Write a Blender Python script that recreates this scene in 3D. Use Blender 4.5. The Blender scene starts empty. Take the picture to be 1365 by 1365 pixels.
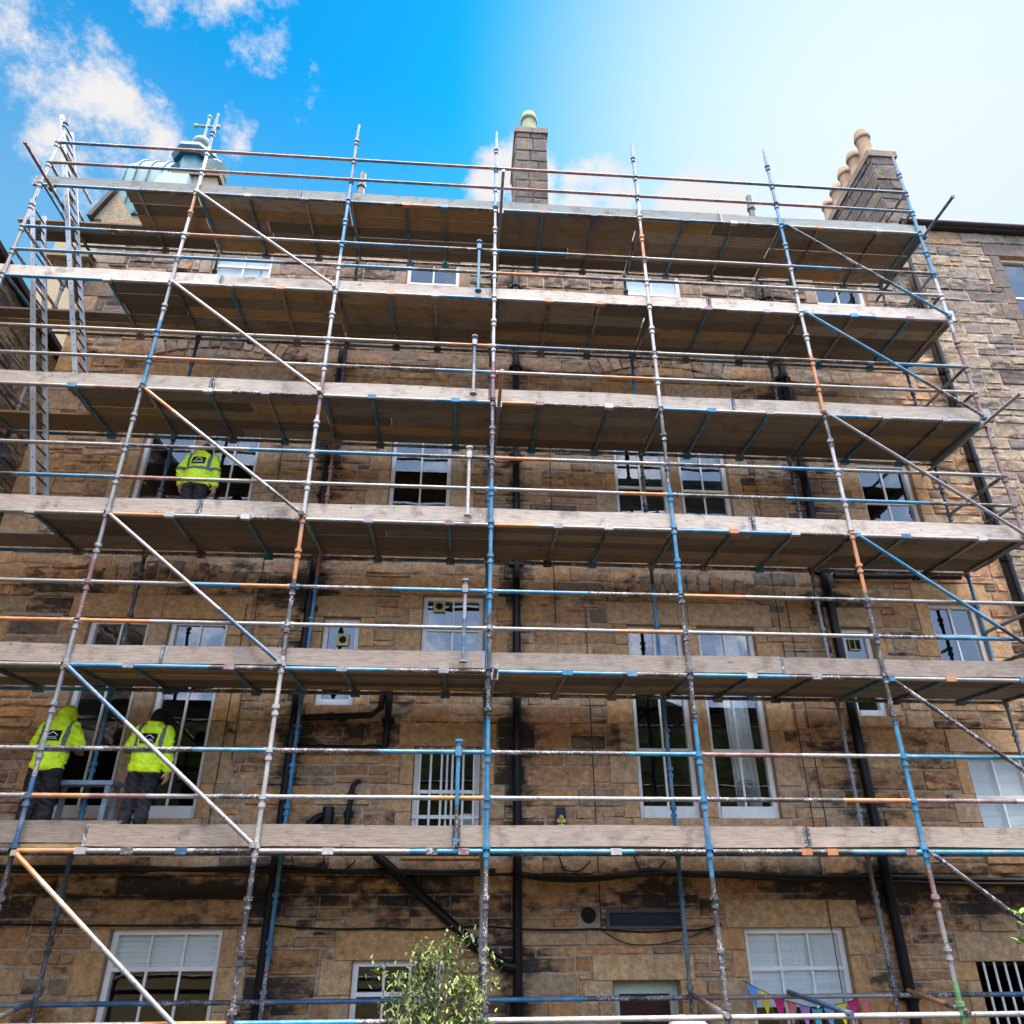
import bpy, math, random
import numpy as np
from mathutils import Vector, Matrix, noise
from mathutils.bvhtree import BVHTree
C = bpy.context.scene.collection
PI = math.pi
rnd = random.Random(7)

# ------------------------------------------------------------------ materials
def mat(name):
    m = bpy.data.materials.new(name); m.use_nodes = True
    nt = m.node_tree; nt.nodes.clear()
    out = nt.nodes.new('ShaderNodeOutputMaterial')
    b = nt.nodes.new('ShaderNodeBsdfPrincipled')
    nt.links.new(b.outputs[0], out.inputs[0])
    return m, nt, b, out
def N(nt, t, **k):
    n = nt.nodes.new('ShaderNode' + t)
    for a, v in k.items(): setattr(n, a, v)
    return n
def coords(nt, scale=(1, 1, 1), kind='Object'):
    tc = N(nt, 'TexCoord'); mp = N(nt, 'Mapping'); mp.inputs['Scale'].default_value = scale
    nt.links.new(tc.outputs[kind], mp.inputs['Vector']); return mp.outputs[0]
def noi(nt, vec, scale, detail=4, rough=.6):
    n = N(nt, 'TexNoise'); n.inputs['Scale'].default_value = scale; n.inputs['Detail'].default_value = detail
    n.inputs['Roughness'].default_value = rough
    nt.links.new(vec, n.inputs['Vector']); return n.outputs['Fac']
def mapr(nt, v, a, b, c=0., d=1., smooth=True):
    n = N(nt, 'MapRange'); n.interpolation_type = 'SMOOTHSTEP' if smooth else 'LINEAR'
    for i, x in zip((1, 2, 3, 4), (a, b, c, d)): n.inputs[i].default_value = x
    nt.links.new(v, n.inputs[0]); return n.outputs[0]
def mth(nt, op, a, b=None, c=None):
    n = N(nt, 'Math', operation=op)
    for i, x in enumerate((a, b, c)):
        if x is None: continue
        if isinstance(x, (int, float)): n.inputs[i].default_value = x
        else: nt.links.new(x, n.inputs[i])
    return n.outputs[0]
def mixc(nt, fac, a, b, mode='MIX'):
    n = N(nt, 'Mix', data_type='RGBA', blend_type=mode)
    for s, x in ((n.inputs[0], fac), (n.inputs[6], a), (n.inputs[7], b)):
        if isinstance(x, (int, float)): s.default_value = x
        elif isinstance(x, tuple): s.default_value = x if len(x) == 4 else (*x, 1)
        else: nt.links.new(x, s)
    return n.outputs[2]
def bump(nt, b, h, strength=.5, dist=.01):
    n = N(nt, 'Bump'); n.inputs['Strength'].default_value = strength; n.inputs['Distance'].default_value = dist
    nt.links.new(h, n.inputs['Height']); nt.links.new(n.outputs[0], b.inputs['Normal'])
def simple(name, col, rough=.6, metal=0., var=.25, scale=12., bmp=0.):
    m, nt, b, o = mat(name); v = coords(nt); b.inputs['Specular IOR Level'].default_value = .28
    f = noi(nt, v, scale)
    c = mixc(nt, mapr(nt, f, .3, .7), tuple(x * (1 - var) for x in col), tuple(min(1, x * (1 + var)) for x in col))
    nt.links.new(c, b.inputs['Base Color']); b.inputs['Roughness'].default_value = rough
    b.inputs['Metallic'].default_value = metal
    if bmp: bump(nt, b, f, bmp)
    return m
def toned(name, rough=.7, streak=(1, 1, 1), scale=14., var=.25, bmp=.25, dist=.006):
    """colour comes from the per-stone / per-plank attribute, broken up by noise"""
    m, nt, b, o = mat(name); at = N(nt, 'Attribute', attribute_name='tone')
    v = coords(nt, streak); f = noi(nt, v, scale, 6)
    c = mixc(nt, 1., at.outputs['Color'], mixc(nt, mapr(nt, f, .25, .75), (1 - var,) * 3, (1 + var,) * 3), 'MULTIPLY')
    nt.links.new(c, b.inputs['Base Color']); b.inputs['Roughness'].default_value = rough
    if bmp: bump(nt, b, f, bmp, dist)
    return m
def stone_mat(name, dark=(.022, .018, .016), amount=0., bs=.8):
    m, nt, b, o = mat(name); at = N(nt, 'Attribute', attribute_name='tone')
    v = coords(nt, (1, 1, 1.9)); v2 = coords(nt)
    n1 = noi(nt, v, 4.5, 7, .68); n2 = noi(nt, v2, 34, 5, .7); n3 = noi(nt, v2, .55, 3)
    n4 = noi(nt, v2, 13, 4, .6)
    s = mth(nt, 'ADD', n1, mth(nt, 'MULTIPLY', at.outputs['Alpha'], .46))
    s = mth(nt, 'ADD', s, mth(nt, 'MULTIPLY', mth(nt, 'SUBTRACT', n3, .5), .5))
    soot_and_bands = mapr(nt, s, .60 - amount, .93 - amount, 0, .95)
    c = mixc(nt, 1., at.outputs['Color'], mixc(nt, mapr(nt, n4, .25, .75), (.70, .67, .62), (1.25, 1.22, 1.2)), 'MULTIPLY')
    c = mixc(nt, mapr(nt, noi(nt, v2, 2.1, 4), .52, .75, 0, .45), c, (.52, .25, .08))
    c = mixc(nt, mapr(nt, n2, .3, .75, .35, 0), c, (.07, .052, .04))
    c = mixc(nt, soot_and_bands, c, dark)
    nt.links.new(c, b.inputs['Base Color']); b.inputs['Roughness'].default_value = .9
    h = mth(nt, 'ADD', n2, mth(nt, 'MULTIPLY', n1, 1.5)); bump(nt, b, h, bs, .02)
    return m
M = {}
M['stone'] = stone_mat('sandstone_rubble')
M['ashlar'] = stone_mat('dressed_sandstone', amount=-.10, bs=.25)
M['greystone'] = stone_mat('grey_rubble', amount=.02)
M['palestone'] = stone_mat('pale_grey_rubble', amount=-.16, bs=1.)
M['mortar'] = stone_mat('lime_mortar', amount=-.05, bs=.3)
m, nt, b, o = mat('scaffold_timber'); at = N(nt, 'Attribute', attribute_name='tone')
v = coords(nt, (.8, 9, 9)); f = noi(nt, v, 7., 6, .65); v2 = coords(nt); g = noi(nt, v2, 3.2, 5, .7); kn = noi(nt, coords(nt, (1, 1.6, 1.6)), 9., 2)
c = mixc(nt, 1., at.outputs['Color'], mixc(nt, mapr(nt, f, .25, .75), (.70, .69, .68), (1.2, 1.2, 1.2)), 'MULTIPLY')
c = mixc(nt, mapr(nt, g, .50, .70, 0, .6), c, (.085, .065, .05)); c = mixc(nt, mapr(nt, g, .22, .38, .35, 0), c, (.42, .38, .33))
c = mixc(nt, mapr(nt, kn, .70, .76, 0, .8), c, (.06, .04, .03))
nt.links.new(c, b.inputs['Base Color']); b.inputs['Roughness'].default_value = .88; bump(nt, b, f, .25, .004); M['plank'] = m
M['leaf'] = toned('leaf_green', .5, (1, 1, 1), 20., .2, 0)
M['flag'] = toned('bunting_cloth', .8, (1, 1, 1), 20., .08, 0)
M['fabric'] = simple('lilac_cloth', (.62, .56, .68), .85, var=.08, scale=5, bmp=.2)
M['black'] = simple('black_iron_paint', (.005, .005, .0055), .42, var=.3, scale=30, bmp=.15)
M['cable'] = simple('black_cable', (.012, .011, .011), .6)
M['white'] = simple('white_window_paint', (.80, .765, .71), .45, var=.07, scale=6)
M['green'] = simple('pale_green_paint', (.42, .47, .36), .5, var=.08)
M['brown'] = simple('dark_brown_door', (.045, .015, .01), .45)
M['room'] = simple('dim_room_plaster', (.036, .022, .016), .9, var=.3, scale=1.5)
M['blind'] = simple('pale_roller_blind', (.72, .76, .77), .8, var=.04, scale=3)
M['curtain'] = simple('white_net_curtain', (.80, .80, .78), .9, var=.08, scale=6)
M['slat'] = simple('grey_venetian_slats', (.10, .13, .12), .6)
M['yellowtag'] = simple('yellowed_plastic', (.52, .42, .14), .5, var=.1)
M['darkhole'] = simple('dark_opening', (.01, .009, .008), .8)
M['alu'] = simple('ladder_aluminium', (.27, .29, .32), .42, .4, var=.12, scale=20)
M['slate'] = simple('roof_slate', (.06, .065, .075), .6, var=.35, scale=8)
M['lead'] = simple('gutter_dark', (.035, .028, .028), .5)
M['navy'] = simple('dark_navy_plastic', (.018, .02, .035), .45)
M['gold'] = simple('gold_print', (.62, .45, .10), .45)
M['greybox'] = simple('dark_grey_metal', (.075, .078, .08), .45, var=.2)
M['clay'] = simple('buff_clay_pot', (.23, .155, .10), .8, var=.3, scale=3)
M['redclay'] = simple('terracotta_pot', (.42, .16, .08), .8, var=.2)
M['greenclay'] = simple('mossy_clay_pot', (.22, .25, .15), .85, var=.3, scale=4)
M['copper'] = simple('verdigris_copper', (.025, .115, .15), .5, var=.18, scale=1.2)
M['copper2'] = simple('pale_verdigris', (.22, .29, .24), .6, var=.2, scale=1.5)
M['bark'] = simple('grey_bark', (.09, .07, .055), .9, bmp=.5)
M['grass'] = simple('earth_and_grass', (.045, .038, .025), .9, var=.2, scale=3)
M['hill'] = simple('wooded_hillside', (.013, .017, .009), .9, var=.5, scale=.6)
for k_ in ('hill', 'grass'): M[k_].node_tree.nodes['Principled BSDF'].inputs['Specular IOR Level'].default_value = 0.
M['steelblue'] = simple('blue_grey_steel', (.24, .30, .36), .5)
def paint(name, col, spot, amt=.62, rough=.45, metal=0.):
    m, nt, b, o = mat(name); v = coords(nt)
    f = noi(nt, v, 42, 5, .7); g = noi(nt, v, 5, 3)
    k = mapr(nt, mth(nt, 'ADD', f, mth(nt, 'MULTIPLY', mth(nt, 'SUBTRACT', g, .5), .5)), amt - .05, amt + .05, 0, .9)
    wr = noi(nt, v, 2.6, 3)
    c = mixc(nt, k, mixc(nt, mapr(nt, wr, .5, .72, 0, .6), mixc(nt, mapr(nt, g, .3, .7), tuple(x * .72 for x in col), tuple(x * 1.15 for x in col)), (.24, .225, .215)), spot)
    nt.links.new(c, b.inputs['Base Color']); b.inputs['Roughness'].default_value = rough
    b.inputs['Metallic'].default_value = metal; bump(nt, b, f, .15, .003)
    return m
M['G'] = paint('tube_galvanised', (.29, .29, .29), (.07, .06, .055), .60, .42, .25)
M['W'] = paint('tube_pale_zinc', (.43, .415, .40), (.16, .14, .12), .63, .42, .15)
M['D'] = paint('tube_splashed_dark', (.055, .052, .058), (.46, .46, .47), .58, .5, .1)
M['B'] = paint('tube_blue_paint', (.034, .19, .335), (.28, .32, .34), .64, .38)
M['b'] = paint('tube_dull_blue_paint', (.035, .10, .19), (.24, .26, .28), .62, .45)
M['O'] = paint('tube_orange_paint', (.47, .19, .065), (.30, .25, .21), .60, .5)
M['C'] = paint('tube_worn_cream_orange', (.42, .33, .24), (.26, .23, .21), .60, .5)
M['P'] = paint('tube_faded_red_paint', (.20, .10, .10), (.34, .31, .31), .60, .5)
M['N'] = paint('tube_green_paint', (.10, .24, .10), (.3, .32, .3), .62, .5)
m, nt, b, o = mat('window_glass')
gl = N(nt, 'BsdfGlossy'); gl.inputs['Roughness'].default_value = .015
tr = N(nt, 'BsdfTransparent'); tr.inputs[0].default_value = (.93, .95, .94, 1)
fr = N(nt, 'LayerWeight'); fr.inputs[0].default_value = .5; mx = N(nt, 'MixShader')
v = coords(nt); bm_ = N(nt, 'Bump'); bm_.inputs['Strength'].default_value = .12; bm_.inputs['Distance'].default_value = .02
nt.links.new(noi(nt, v, 2.3, 1), bm_.inputs['Height']); nt.links.new(bm_.outputs[0], gl.inputs['Normal'])
nt.links.new(mth(nt, 'ADD', mth(nt, 'MULTIPLY', mth(nt, 'POWER', fr.outputs['Facing'], 4.), .8), .13), mx.inputs[0])
nt.links.new(tr.outputs[0], mx.inputs[1]); nt.links.new(gl.outputs[0], mx.inputs[2]); nt.links.new(mx.outputs[0], o.inputs[0])
M['glass'] = m
# clothing
def jacket_mat():
    m, nt, b, o = mat('hi_vis_yellow_with_bands'); tc = N(nt, 'TexCoord'); sp = N(nt, 'SeparateXYZ')
    nt.links.new(tc.outputs['Object'], sp.inputs[0]); x, y, z = sp.outputs
    def band(v, a, c): return mth(nt, 'MULTIPLY', mth(nt, 'GREATER_THAN', v, a), mth(nt, 'LESS_THAN', v, c))
    ax = mth(nt, 'ABSOLUTE', x)
    k = mth(nt, 'MULTIPLY', band(ax, .125, .172), band(z, 1.08, 1.43))
    k = mth(nt, 'MAXIMUM', k, band(z, 1.035, 1.085))
    vv = coords(nt); f = noi(nt, vv, 7, 4, .6); g = noi(nt, vv, 60, 3)
    c = mixc(nt, mapr(nt, f, .3, .7), (.50, .72, .008), (.74, .96, .015)); c = mixc(nt, mapr(nt, noi(nt, vv, 14, 5, .7), .60, .72, 0, .3), c, (.30, .36, .04))
    c = mixc(nt, k, c, (.13, .135, .13)); nt.links.new(c, b.inputs['Base Color']); b.inputs['Roughness'].default_value = .7
    bump(nt, b, mth(nt, 'ADD', f, mth(nt, 'MULTIPLY', g, .04)), .6, .04); return m
M['jacket'] = jacket_mat()
m, nt, b, o = mat('paint_spattered_work_trousers'); v = coords(nt)
f = noi(nt, v, 26, 4, .7); g = noi(nt, v, 4, 3)
c = mixc(nt, mapr(nt, g, .3, .7), (.004, .004, .005), (.010, .010, .012)); c = mixc(nt, mapr(nt, f, .70, .73), c, (.5, .5, .5))
nt.links.new(c, b.inputs['Base Color']); b.inputs['Roughness'].default_value = .85; bump(nt, b, g, .6, .03); M['trouser_paint'] = m
M['trouser'] = simple('charcoal_work_trousers', (.022, .022, .026), .85, var=.35, scale=6, bmp=.6)
M['trouser_dark'] = simple('black_work_trousers', (.022, .021, .024), .85, var=.35, scale=6, bmp=.6)
M['skin'] = simple('skin', (.46, .25, .17), .55, var=.08)
M['boot'] = simple('black_boot', (.015, .014, .013), .6)
M['hat'] = simple('black_knit', (.008, .008, .009), .95, bmp=.4, scale=60)
M['print'] = simple('white_print', (.75, .75, .75), .6, var=.05)

# ------------------------------------------------------------------ mesh builder
class MB:
    def __init__(s): s.v = []; s.f = []; s.mi = []; s.sm = []; s.col = []
    def add(s, vs, fs, mi=0, smooth=False, col=(1, 1, 1, 0)):
        o = len(s.v); s.v += [tuple(p) for p in vs]; s.col += [col] * len(vs)
        for f in fs: s.f.append([i + o for i in f]); s.mi.append(mi); s.sm.append(smooth)
    def hexa(s, p, mi=0, col=(1, 1, 1, 0)):
        s.add(p, [(0, 3, 2, 1), (4, 5, 6, 7), (0, 1, 5, 4), (1, 2, 6, 5), (2, 3, 7, 6), (3, 0, 4, 7)], mi, False, col)
    def box(s, x0, x1, y0, y1, z0, z1, mi=0, col=(1, 1, 1, 0)):
        s.hexa([(x0, y0, z0), (x1, y0, z0), (x1, y1, z0), (x0, y1, z0), (x0, y0, z1), (x1, y0, z1), (x1, y1, z1), (x0, y1, z1)], mi, col)
    def cbox(s, x0, x1, y0, y1, z0, z1, ch=.012, mi=0, col=(1, 1, 1, 0)):
        """box whose front (-y) face is chamfered"""
        s.add([(x0, y1, z0), (x1, y1, z0), (x1, y1, z1), (x0, y1, z1), (x0, y0 + ch, z0), (x1, y0 + ch, z0), (x1, y0 + ch, z1), (x0, y0 + ch, z1),
               (x0 + ch, y0, z0 + ch), (x1 - ch, y0, z0 + ch), (x1 - ch, y0, z1 - ch), (x0 + ch, y0, z1 - ch)],
              [(0, 3, 2, 1), (0, 1, 5, 4), (1, 2, 6, 5), (2, 3, 7, 6), (3, 0, 4, 7), (4, 5, 9, 8), (5, 6, 10, 9), (6, 7, 11, 10), (7, 4, 8, 11), (8, 9, 10, 11)], mi, False, col)
    def rings(s, rings, mi=0, smooth=True, caps=True, mis=None, col=(1, 1, 1, 0)):
        n = len(rings[0]); o = len(s.v)
        for r in rings: s.v += [tuple(p) for p in r]; s.col += [col] * n
        for k in range(len(rings) - 1):
            for i in range(n):
                j = (i + 1) % n
                s.f.append([o + k * n + i, o + k * n + j, o + (k + 1) * n + j, o + (k + 1) * n + i]); s.mi.append(mis[k] if mis else mi); s.sm.append(smooth)
        if caps:
            s.f.append([o + i for i in reversed(range(n))]); s.mi.append(mis[0] if mis else mi); s.sm.append(False)
            s.f.append([o + (len(rings) - 1) * n + i for i in range(n)]); s.mi.append(mis[-1] if mis else mi); s.sm.append(False)
    def prof(s, p0, p1, stations, n=10, mi=0, mis=None, col=(1, 1, 1, 0)):
        """tube along p0-p1; stations = [(distance, radius)]"""
        p0, p1 = Vector(p0), Vector(p1); d = (p1 - p0).normalized()
        a = d.orthogonal().normalized(); b = d.cross(a)
        s.rings([[p0 + d * t + a * (r * math.cos(2 * PI * i / n)) + b * (r * math.sin(2 * PI * i / n)) for i in range(n)] for t, r in stations], mi, True, True, mis, col)
    def tube(s, p0, p1, r, r1=None, n=10, mi=0, col=(1, 1, 1, 0)):
        L = (Vector(p1) - Vector(p0)).length; s.prof(p0, p1, [(0, r), (L, r if r1 is None else r1)], n, mi, None, col)
    def path(s, pts, r, n=8, mi=0, col=(1, 1, 1, 0)):
        pts = [Vector(p) for p in pts]; rs = r if isinstance(r, list) else [r] * len(pts); R = []; a = None
        for i, p in enumerate(pts):
            d = (pts[min(i + 1, len(pts) - 1)] - pts[max(i - 1, 0)]).normalized()
            a = d.orthogonal().normalized() if a is None else (a - d * a.dot(d)).normalized()
            b = d.cross(a)
            R.append([p + a * (rs[i] * math.cos(2 * PI * k / n)) + b * (rs[i] * math.sin(2 * PI * k / n)) for k in range(n)])
        s.rings(R, mi, True, True, None, col)
    def lathe(s, c, prof, n=16, mi=0, smooth=True, sx=1., sy=1., rot=0.):
        s.rings([[(c[0] + sx * r * math.cos(2 * PI * i / n + rot), c[1] + sy * r * math.sin(2 * PI * i / n + rot), c[2] + z) for i in range(n)] for r, z in prof], mi, smooth)
    def ball(s, c, r, n=12, mi=0):
        rx, ry, rz = r if isinstance(r, tuple) else (r, r, r)
        s.rings([[(c[0] + rx * math.sin(t) * math.cos(2 * PI * i / n), c[1] + ry * math.sin(t) * math.sin(2 * PI * i / n), c[2] - rz * math.cos(t)) for i in range(n)]
                 for t in [PI * (k + .15) / (n // 2 + .3) for k in range(n // 2 + 1)]], mi)
    def limb(s, pts, rs, n=12):
        for i in range(len(pts) - 1): s.tube(pts[i], pts[i + 1], rs[i], rs[i + 1], n)
        for p, r in zip(pts, rs): s.ball(p, r * .995, n)
    def build(s, name, mats, parent=None):
        me = bpy.data.meshes.new(name)
        off = Vector(parent.matrix_world.translation) if parent else Vector((0, 0, 0))
        vv = np.array(s.v, dtype=float) - np.array(off)
        me.from_pydata(vv.tolist(), [], s.f)
        for m_ in (mats if isinstance(mats, list) else [mats]): me.materials.append(M[m_])
        me.polygons.foreach_set('material_index', s.mi); me.polygons.foreach_set('use_smooth', s.sm)
        ca = me.color_attributes.new('tone', 'FLOAT_COLOR', 'POINT')
        ca.data.foreach_set('color', np.array(s.col, dtype=np.float32).ravel())
        me.update()
        if any(s.sm): me.set_sharp_from_angle(angle=math.radians(42))
        o = bpy.data.objects.new(name, me); C.objects.link(o)
        if parent: o.parent = parent
        return o
def thing(name, label, cat, loc=(0, 0, 0), group=None):
    o = bpy.data.objects.new(name, None); C.objects.link(o); o.location = loc; o.empty_display_size = .2
    o['label'] = label; o['category'] = cat
    if group: o['group'] = group
    o.matrix_world = Matrix.Translation(Vector(loc)); return o
def tag(o, label, cat, group=None):
    o['label'] = label; o['category'] = cat
    if group: o['group'] = group
    return o
def struct(o, kind='structure'): o['kind'] = kind; return o

GZ = -1.75      # garden level beside the building
YW = 1.65       # face of the building
# ------------------------------------------------------------------ ground, hill
g = MB(); g.add([(-600, -600, GZ), (600, -600, GZ), (600, 600, GZ), (-600, 600, GZ)], [(0, 1, 2, 3)])
struct(g.build('ground', 'grass'))
h = MB(); nx, nr = 90, 8; R = []
for j in range(nr):
    ring = []
    for i in range(nx):
        a = PI + PI * (i / (nx - 1)); d = 46 + j * 11
        t = j / (nr - 1); z = GZ - .3 + 31 * math.sin(min(1, t * 1.3) * PI / 2) * (.8 + .35 * noise.noise((i * .13, j * .3, 2))) + 1.8 * noise.noise((i * .7, j * .9, 5)) * (j > 0)
        ring.append((d * math.cos(a), d * math.sin(a) - 10, z))
    R.append(ring)
o_ = [p for r_ in R for p in r_]
h.add(o_, [(j * nx + i, j * nx + i + 1, (j + 1) * nx + i + 1, (j + 1) * nx + i) for j in range(nr - 1) for i in range(nx - 1)])
struct(h.build('hill', 'hill'))

# ------------------------------------------------------------------ stonework
PAL = [((.54, .345, .20), 6), ((.55, .315, .155), 4), ((.58, .42, .28), 4), ((.42, .32, .225), 2), ((.44, .27, .155), 3), ((.20, .155, .12), 1), ((.52, .31, .19), 2)]
PALG = [((.39, .325, .245), 5), ((.43, .335, .235), 4), ((.28, .245, .21), 3), ((.47, .385, .285), 3), ((.17, .15, .14), 2), ((.46, .28, .15), 1)]
def pick(pal, r):
    t = r.uniform(0, sum(w for _, w in pal))
    for c, w in pal:
        t -= w
        if t <= 0: return c
    return pal[0][0]
def subtract(rs, b):
    out = []
    for x0, x1, z0, z1 in rs:
        bx0, bx1, bz0, bz1 = b
        if bx0 >= x1 or bx1 <= x0 or bz0 >= z1 or bz1 <= z0: out.append((x0, x1, z0, z1)); continue
        if bz0 > z0: out.append((x0, x1, z0, bz0))
        if bz1 < z1: out.append((x0, x1, bz1, z1))
        a, c = max(z0, bz0), min(z1, bz1)
        if bx0 > x0: out.append((x0, bx0, a, c))
        if bx1 < x1: out.append((bx1, x1, a, c))
    return out
def tint(c, z):      # redder stone in lower storeys; attic colour greyed and darkened to offset strong zenith light
    if z > 10.6: g = (c[0] + c[1] + c[2]) / 3; return tuple((.55 * v + .45 * g) * .62 for v in c)
    t = max(.3, min(1., (9.5 - z) / 5)); return (c[0] * (1.06 + .06 * t), c[1] * (1.06 - .06 * t), c[2] * (1.06 - .27 * t))
def one_stone(mb, x0, x1, z0, z1, y, r, pal, soot_and_bands, rough=1., mi=0):
    j = .0075; x0 += j; x1 -= j; z0 += j; z1 -= j
    if x1 - x0 < .03 or z1 - z0 < .03: return
    base = r.uniform(.008, .030); c = pick(pal, r); c = tint(c, z0) if pal is PAL else c; k = r.uniform(.82, 1.15)
    s = max(-.2, r.gauss(.14, .15))
    nx = max(3, min(13, int((x1 - x0) / .062))); nz = max(3, min(7, int((z1 - z0) / .042))); sd = r.uniform(0, 99)
    pts = []; cv = []; mg = min(.016, (x1 - x0) * .2, (z1 - z0) * .2)
    xs = [x0, x0 + mg] + [x0 + mg + (x1 - x0 - 2 * mg) * i / nx for i in range(1, nx)] + [x1 - mg, x1]
    zs = [z0, z0 + mg] + [z0 + mg + (z1 - z0 - 2 * mg) * i / nz for i in range(1, nz)] + [z1 - mg, z1]
    for a, z in enumerate(zs):
        for b_, x in enumerate(xs):
            edge = a in (0, len(zs) - 1) or b_ in (0, len(xs) - 1)
            d = -.004 if edge else max(.003, base + rough * (.030 * noise.noise((x * 4 + sd, z * 6, sd)) + .034 * (abs(noise.noise((x * 5.5 + sd, z * 15 + .8 * math.sin(x * 4 + sd), sd + 7))) - .25) + .012 * noise.noise((x * 18, z * 24, sd))))
            w = .004 * noise.noise((x * 9, z * 9, sd + 4)) if edge else 0
            pts.append((x + w, y - d, z + w)); cv.append((c[0] * k, c[1] * k, c[2] * k, max(0., min(1.5, s + soot_and_bands(x, z) + .42 * noise.noise((x * 1.3 + 5, z * 3.1, 2.5)) + .25 * noise.noise((x * 4 + sd, z * 9, sd))))))
    n = len(xs)
    mb.add(pts, [(a * n + b_, a * n + b_ + 1, (a + 1) * n + b_ + 1, (a + 1) * n + b_) for a in range(len(zs) - 1) for b_ in range(n - 1)], mi, True)
    mb.col[-len(pts):] = cv
def rubble(mb, x0, x1, z0, z1, y, blocked, seed, pal=PAL, soot_and_bands=lambda x, z: 0, rough=1., mi=0, big=1.):
    r = random.Random(seed); z = z0
    while z < z1 - .02:
        hh = min(r.uniform(.21, .35) * big, z1 - z)
        if z1 - z - hh < .12: hh = z1 - z
        x = x0 - r.uniform(0, .3)
        while x < x1:
            w = r.choice((r.uniform(.28, .55), r.uniform(.5, 1.05), r.uniform(.5, .9)))
            cells = [(x, x + w, z, z + hh)]
            if hh > .25 and big == 1. and r.random() < .30:
                q = z + hh * r.uniform(.4, .6)
                cells = [(x, x + w, z, q)]
                if w > .5:
                    t = x + w * r.uniform(.35, .65); cells += [(x, t, q, z + hh), (t, x + w, q, z + hh)]
                else: cells += [(x, x + w, q, z + hh)]
            for cl in cells:
                a = [(max(cl[0], x0), min(cl[1], x1), cl[2], cl[3])]
                if a[0][1] - a[0][0] < .03: continue
                for b_ in blocked: a = subtract(a, b_)
                for q in a: one_stone(mb, *q, y, r, pal, soot_and_bands, rough, mi)
            x += w
        z += hh
def backing(mb, x0, x1, z0, z1, y, openings, mi, depth=.27, rmi=None, sf=lambda x, z: 0):
    xs = sorted({x0, x1, *[v for o in openings for v in o[:2] if x0 < v < x1]}); zs = sorted({z0, z1, *[v for o in openings for v in o[2:4] if z0 < v < z1]})
    for i in range(len(xs) - 1):
        for j in range(len(zs) - 1):
            cx, cz = (xs[i] + xs[i + 1]) / 2, (zs[j] + zs[j + 1]) / 2
            if any(o[0] < cx < o[1] and o[2] < cz < o[3] for o in openings): continue
            nu, nv = max(1, int((xs[i + 1] - xs[i]) / .2)), max(1, int((zs[j + 1] - zs[j]) / .2))
            G_ = [(xs[i] + (xs[i + 1] - xs[i]) * u / nu, y, zs[j] + (zs[j + 1] - zs[j]) * v / nv) for v in range(nv + 1) for u in range(nu + 1)]
            mb.add(G_, [(v * (nu + 1) + u, v * (nu + 1) + u + 1, (v + 1) * (nu + 1) + u + 1, (v + 1) * (nu + 1) + u) for v in range(nv) for u in range(nu)], mi)
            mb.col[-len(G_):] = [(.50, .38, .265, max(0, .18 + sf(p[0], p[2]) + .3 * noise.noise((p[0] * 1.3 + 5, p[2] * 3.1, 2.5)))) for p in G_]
    for a, b_, c, d in openings:      # reveals
        t = (.46, .28, .14, .1); ya, yb = y - .018, y + depth
        for q in ([(a, ya, c), (a, yb, c), (a, yb, d), (a, ya, d)], [(b_, ya, c), (b_, ya, d), (b_, yb, d), (b_, yb, c)],
                  [(a, ya, d), (a, yb, d), (b_, yb, d), (b_, ya, d)], [(a, ya, c), (b_, ya, c), (b_, yb, c), (a, yb, c)]):
            mb.add(q, [(0, 1, 2, 3)], rmi if rmi is not None else mi, False, t)

# ------------------------------------------------------------------ the tenement
tenement = thing('stone_tenement', 'sandstone tenement with sash windows standing behind the scaffolding', 'building', (0, YW, GZ))
XL, XR, ZT = -7.11, 8.80, 12.62
# windows: x0,x1,z0,z1, columns, meeting rail height (None: no rail), style
WIN = [(-5.42, -4.56, 2.27, 4.96, 2, 3.16, 'open'), (-4.28, -3.44, 2.27, 4.96, 2, 3.16, 'sash'),
       (-2.08, -1.54, 3.75, 5.04, 1, None, 'fan1'), (-.63, .29, 4.15, 5.42, 2, 4.90, 'fan2'), (-.63, .28, 1.95, 3.20, 2, 2.62, 'bars'),
       (2.47, 3.32, 2.30, 5.02, 2, 3.20, 'sash'), (3.55, 4.44, 2.30, 5.01, 2, 3.20, 'curtain'),
       (5.83, 6.31, 3.70, 5.05, 1, None, 'tag'), (7.34, 8.16, 4.15, 5.49, 2, 4.97, 'sash'), (7.30, 8.22, 1.90, 3.20, 2, 2.60, 'blind'),
       (-5.33, -4.50, 6.40, 9.20, 2, 7.35, 'sash'), (-4.30, -3.46, 6.40, 9.20, 2, 7.35, 'sash'), (-1.29, -.29, 6.35, 8.70, 2, 7.34, 'sash'),
       (2.45, 3.36, 6.50, 9.20, 2, 7.45, 'venet'), (3.56, 4.41, 6.50, 9.20, 2, 7.42, 'venet'), (6.72, 7.68, 6.35, 8.07, 2, 7.30, 'sash'),
       (-4.95, -3.84, 10.95, 12.30, 2, 11.95, 'blindall'), (-1.30, -.29, 10.95, 12.30, 2, 11.75, 'sash'), (2.91, 4.04, 10.95, 12.30, 2, 11.75, 'blindall'), (6.75, 7.79, 10.95, 12.30, 2, 11.75, 'sash'),
       (-4.18, -2.84, -.12, 1.02, 3, .59, 'halfblind'), (-1.24, -.15, -.75, .67, 3, .31, 'sash'), (3.70, 5.04, -.42, 1.0, 3, .545, 'blindtop'),
       (6.70, 8.05, -.75, .61, 3, None, 'grille')]
DOORS = [(1.97, 2.81, GZ + .05, .44), (-6.2, -5.28, GZ + .05, .35)]
VENT = (1.93, 2.91, 1.0, 1.21)
openings = [w[:4] for w in WIN] + DOORS
blocked = list(openings) + [VENT, (1.56, 1.84, 1.01, 1.29)]
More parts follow.
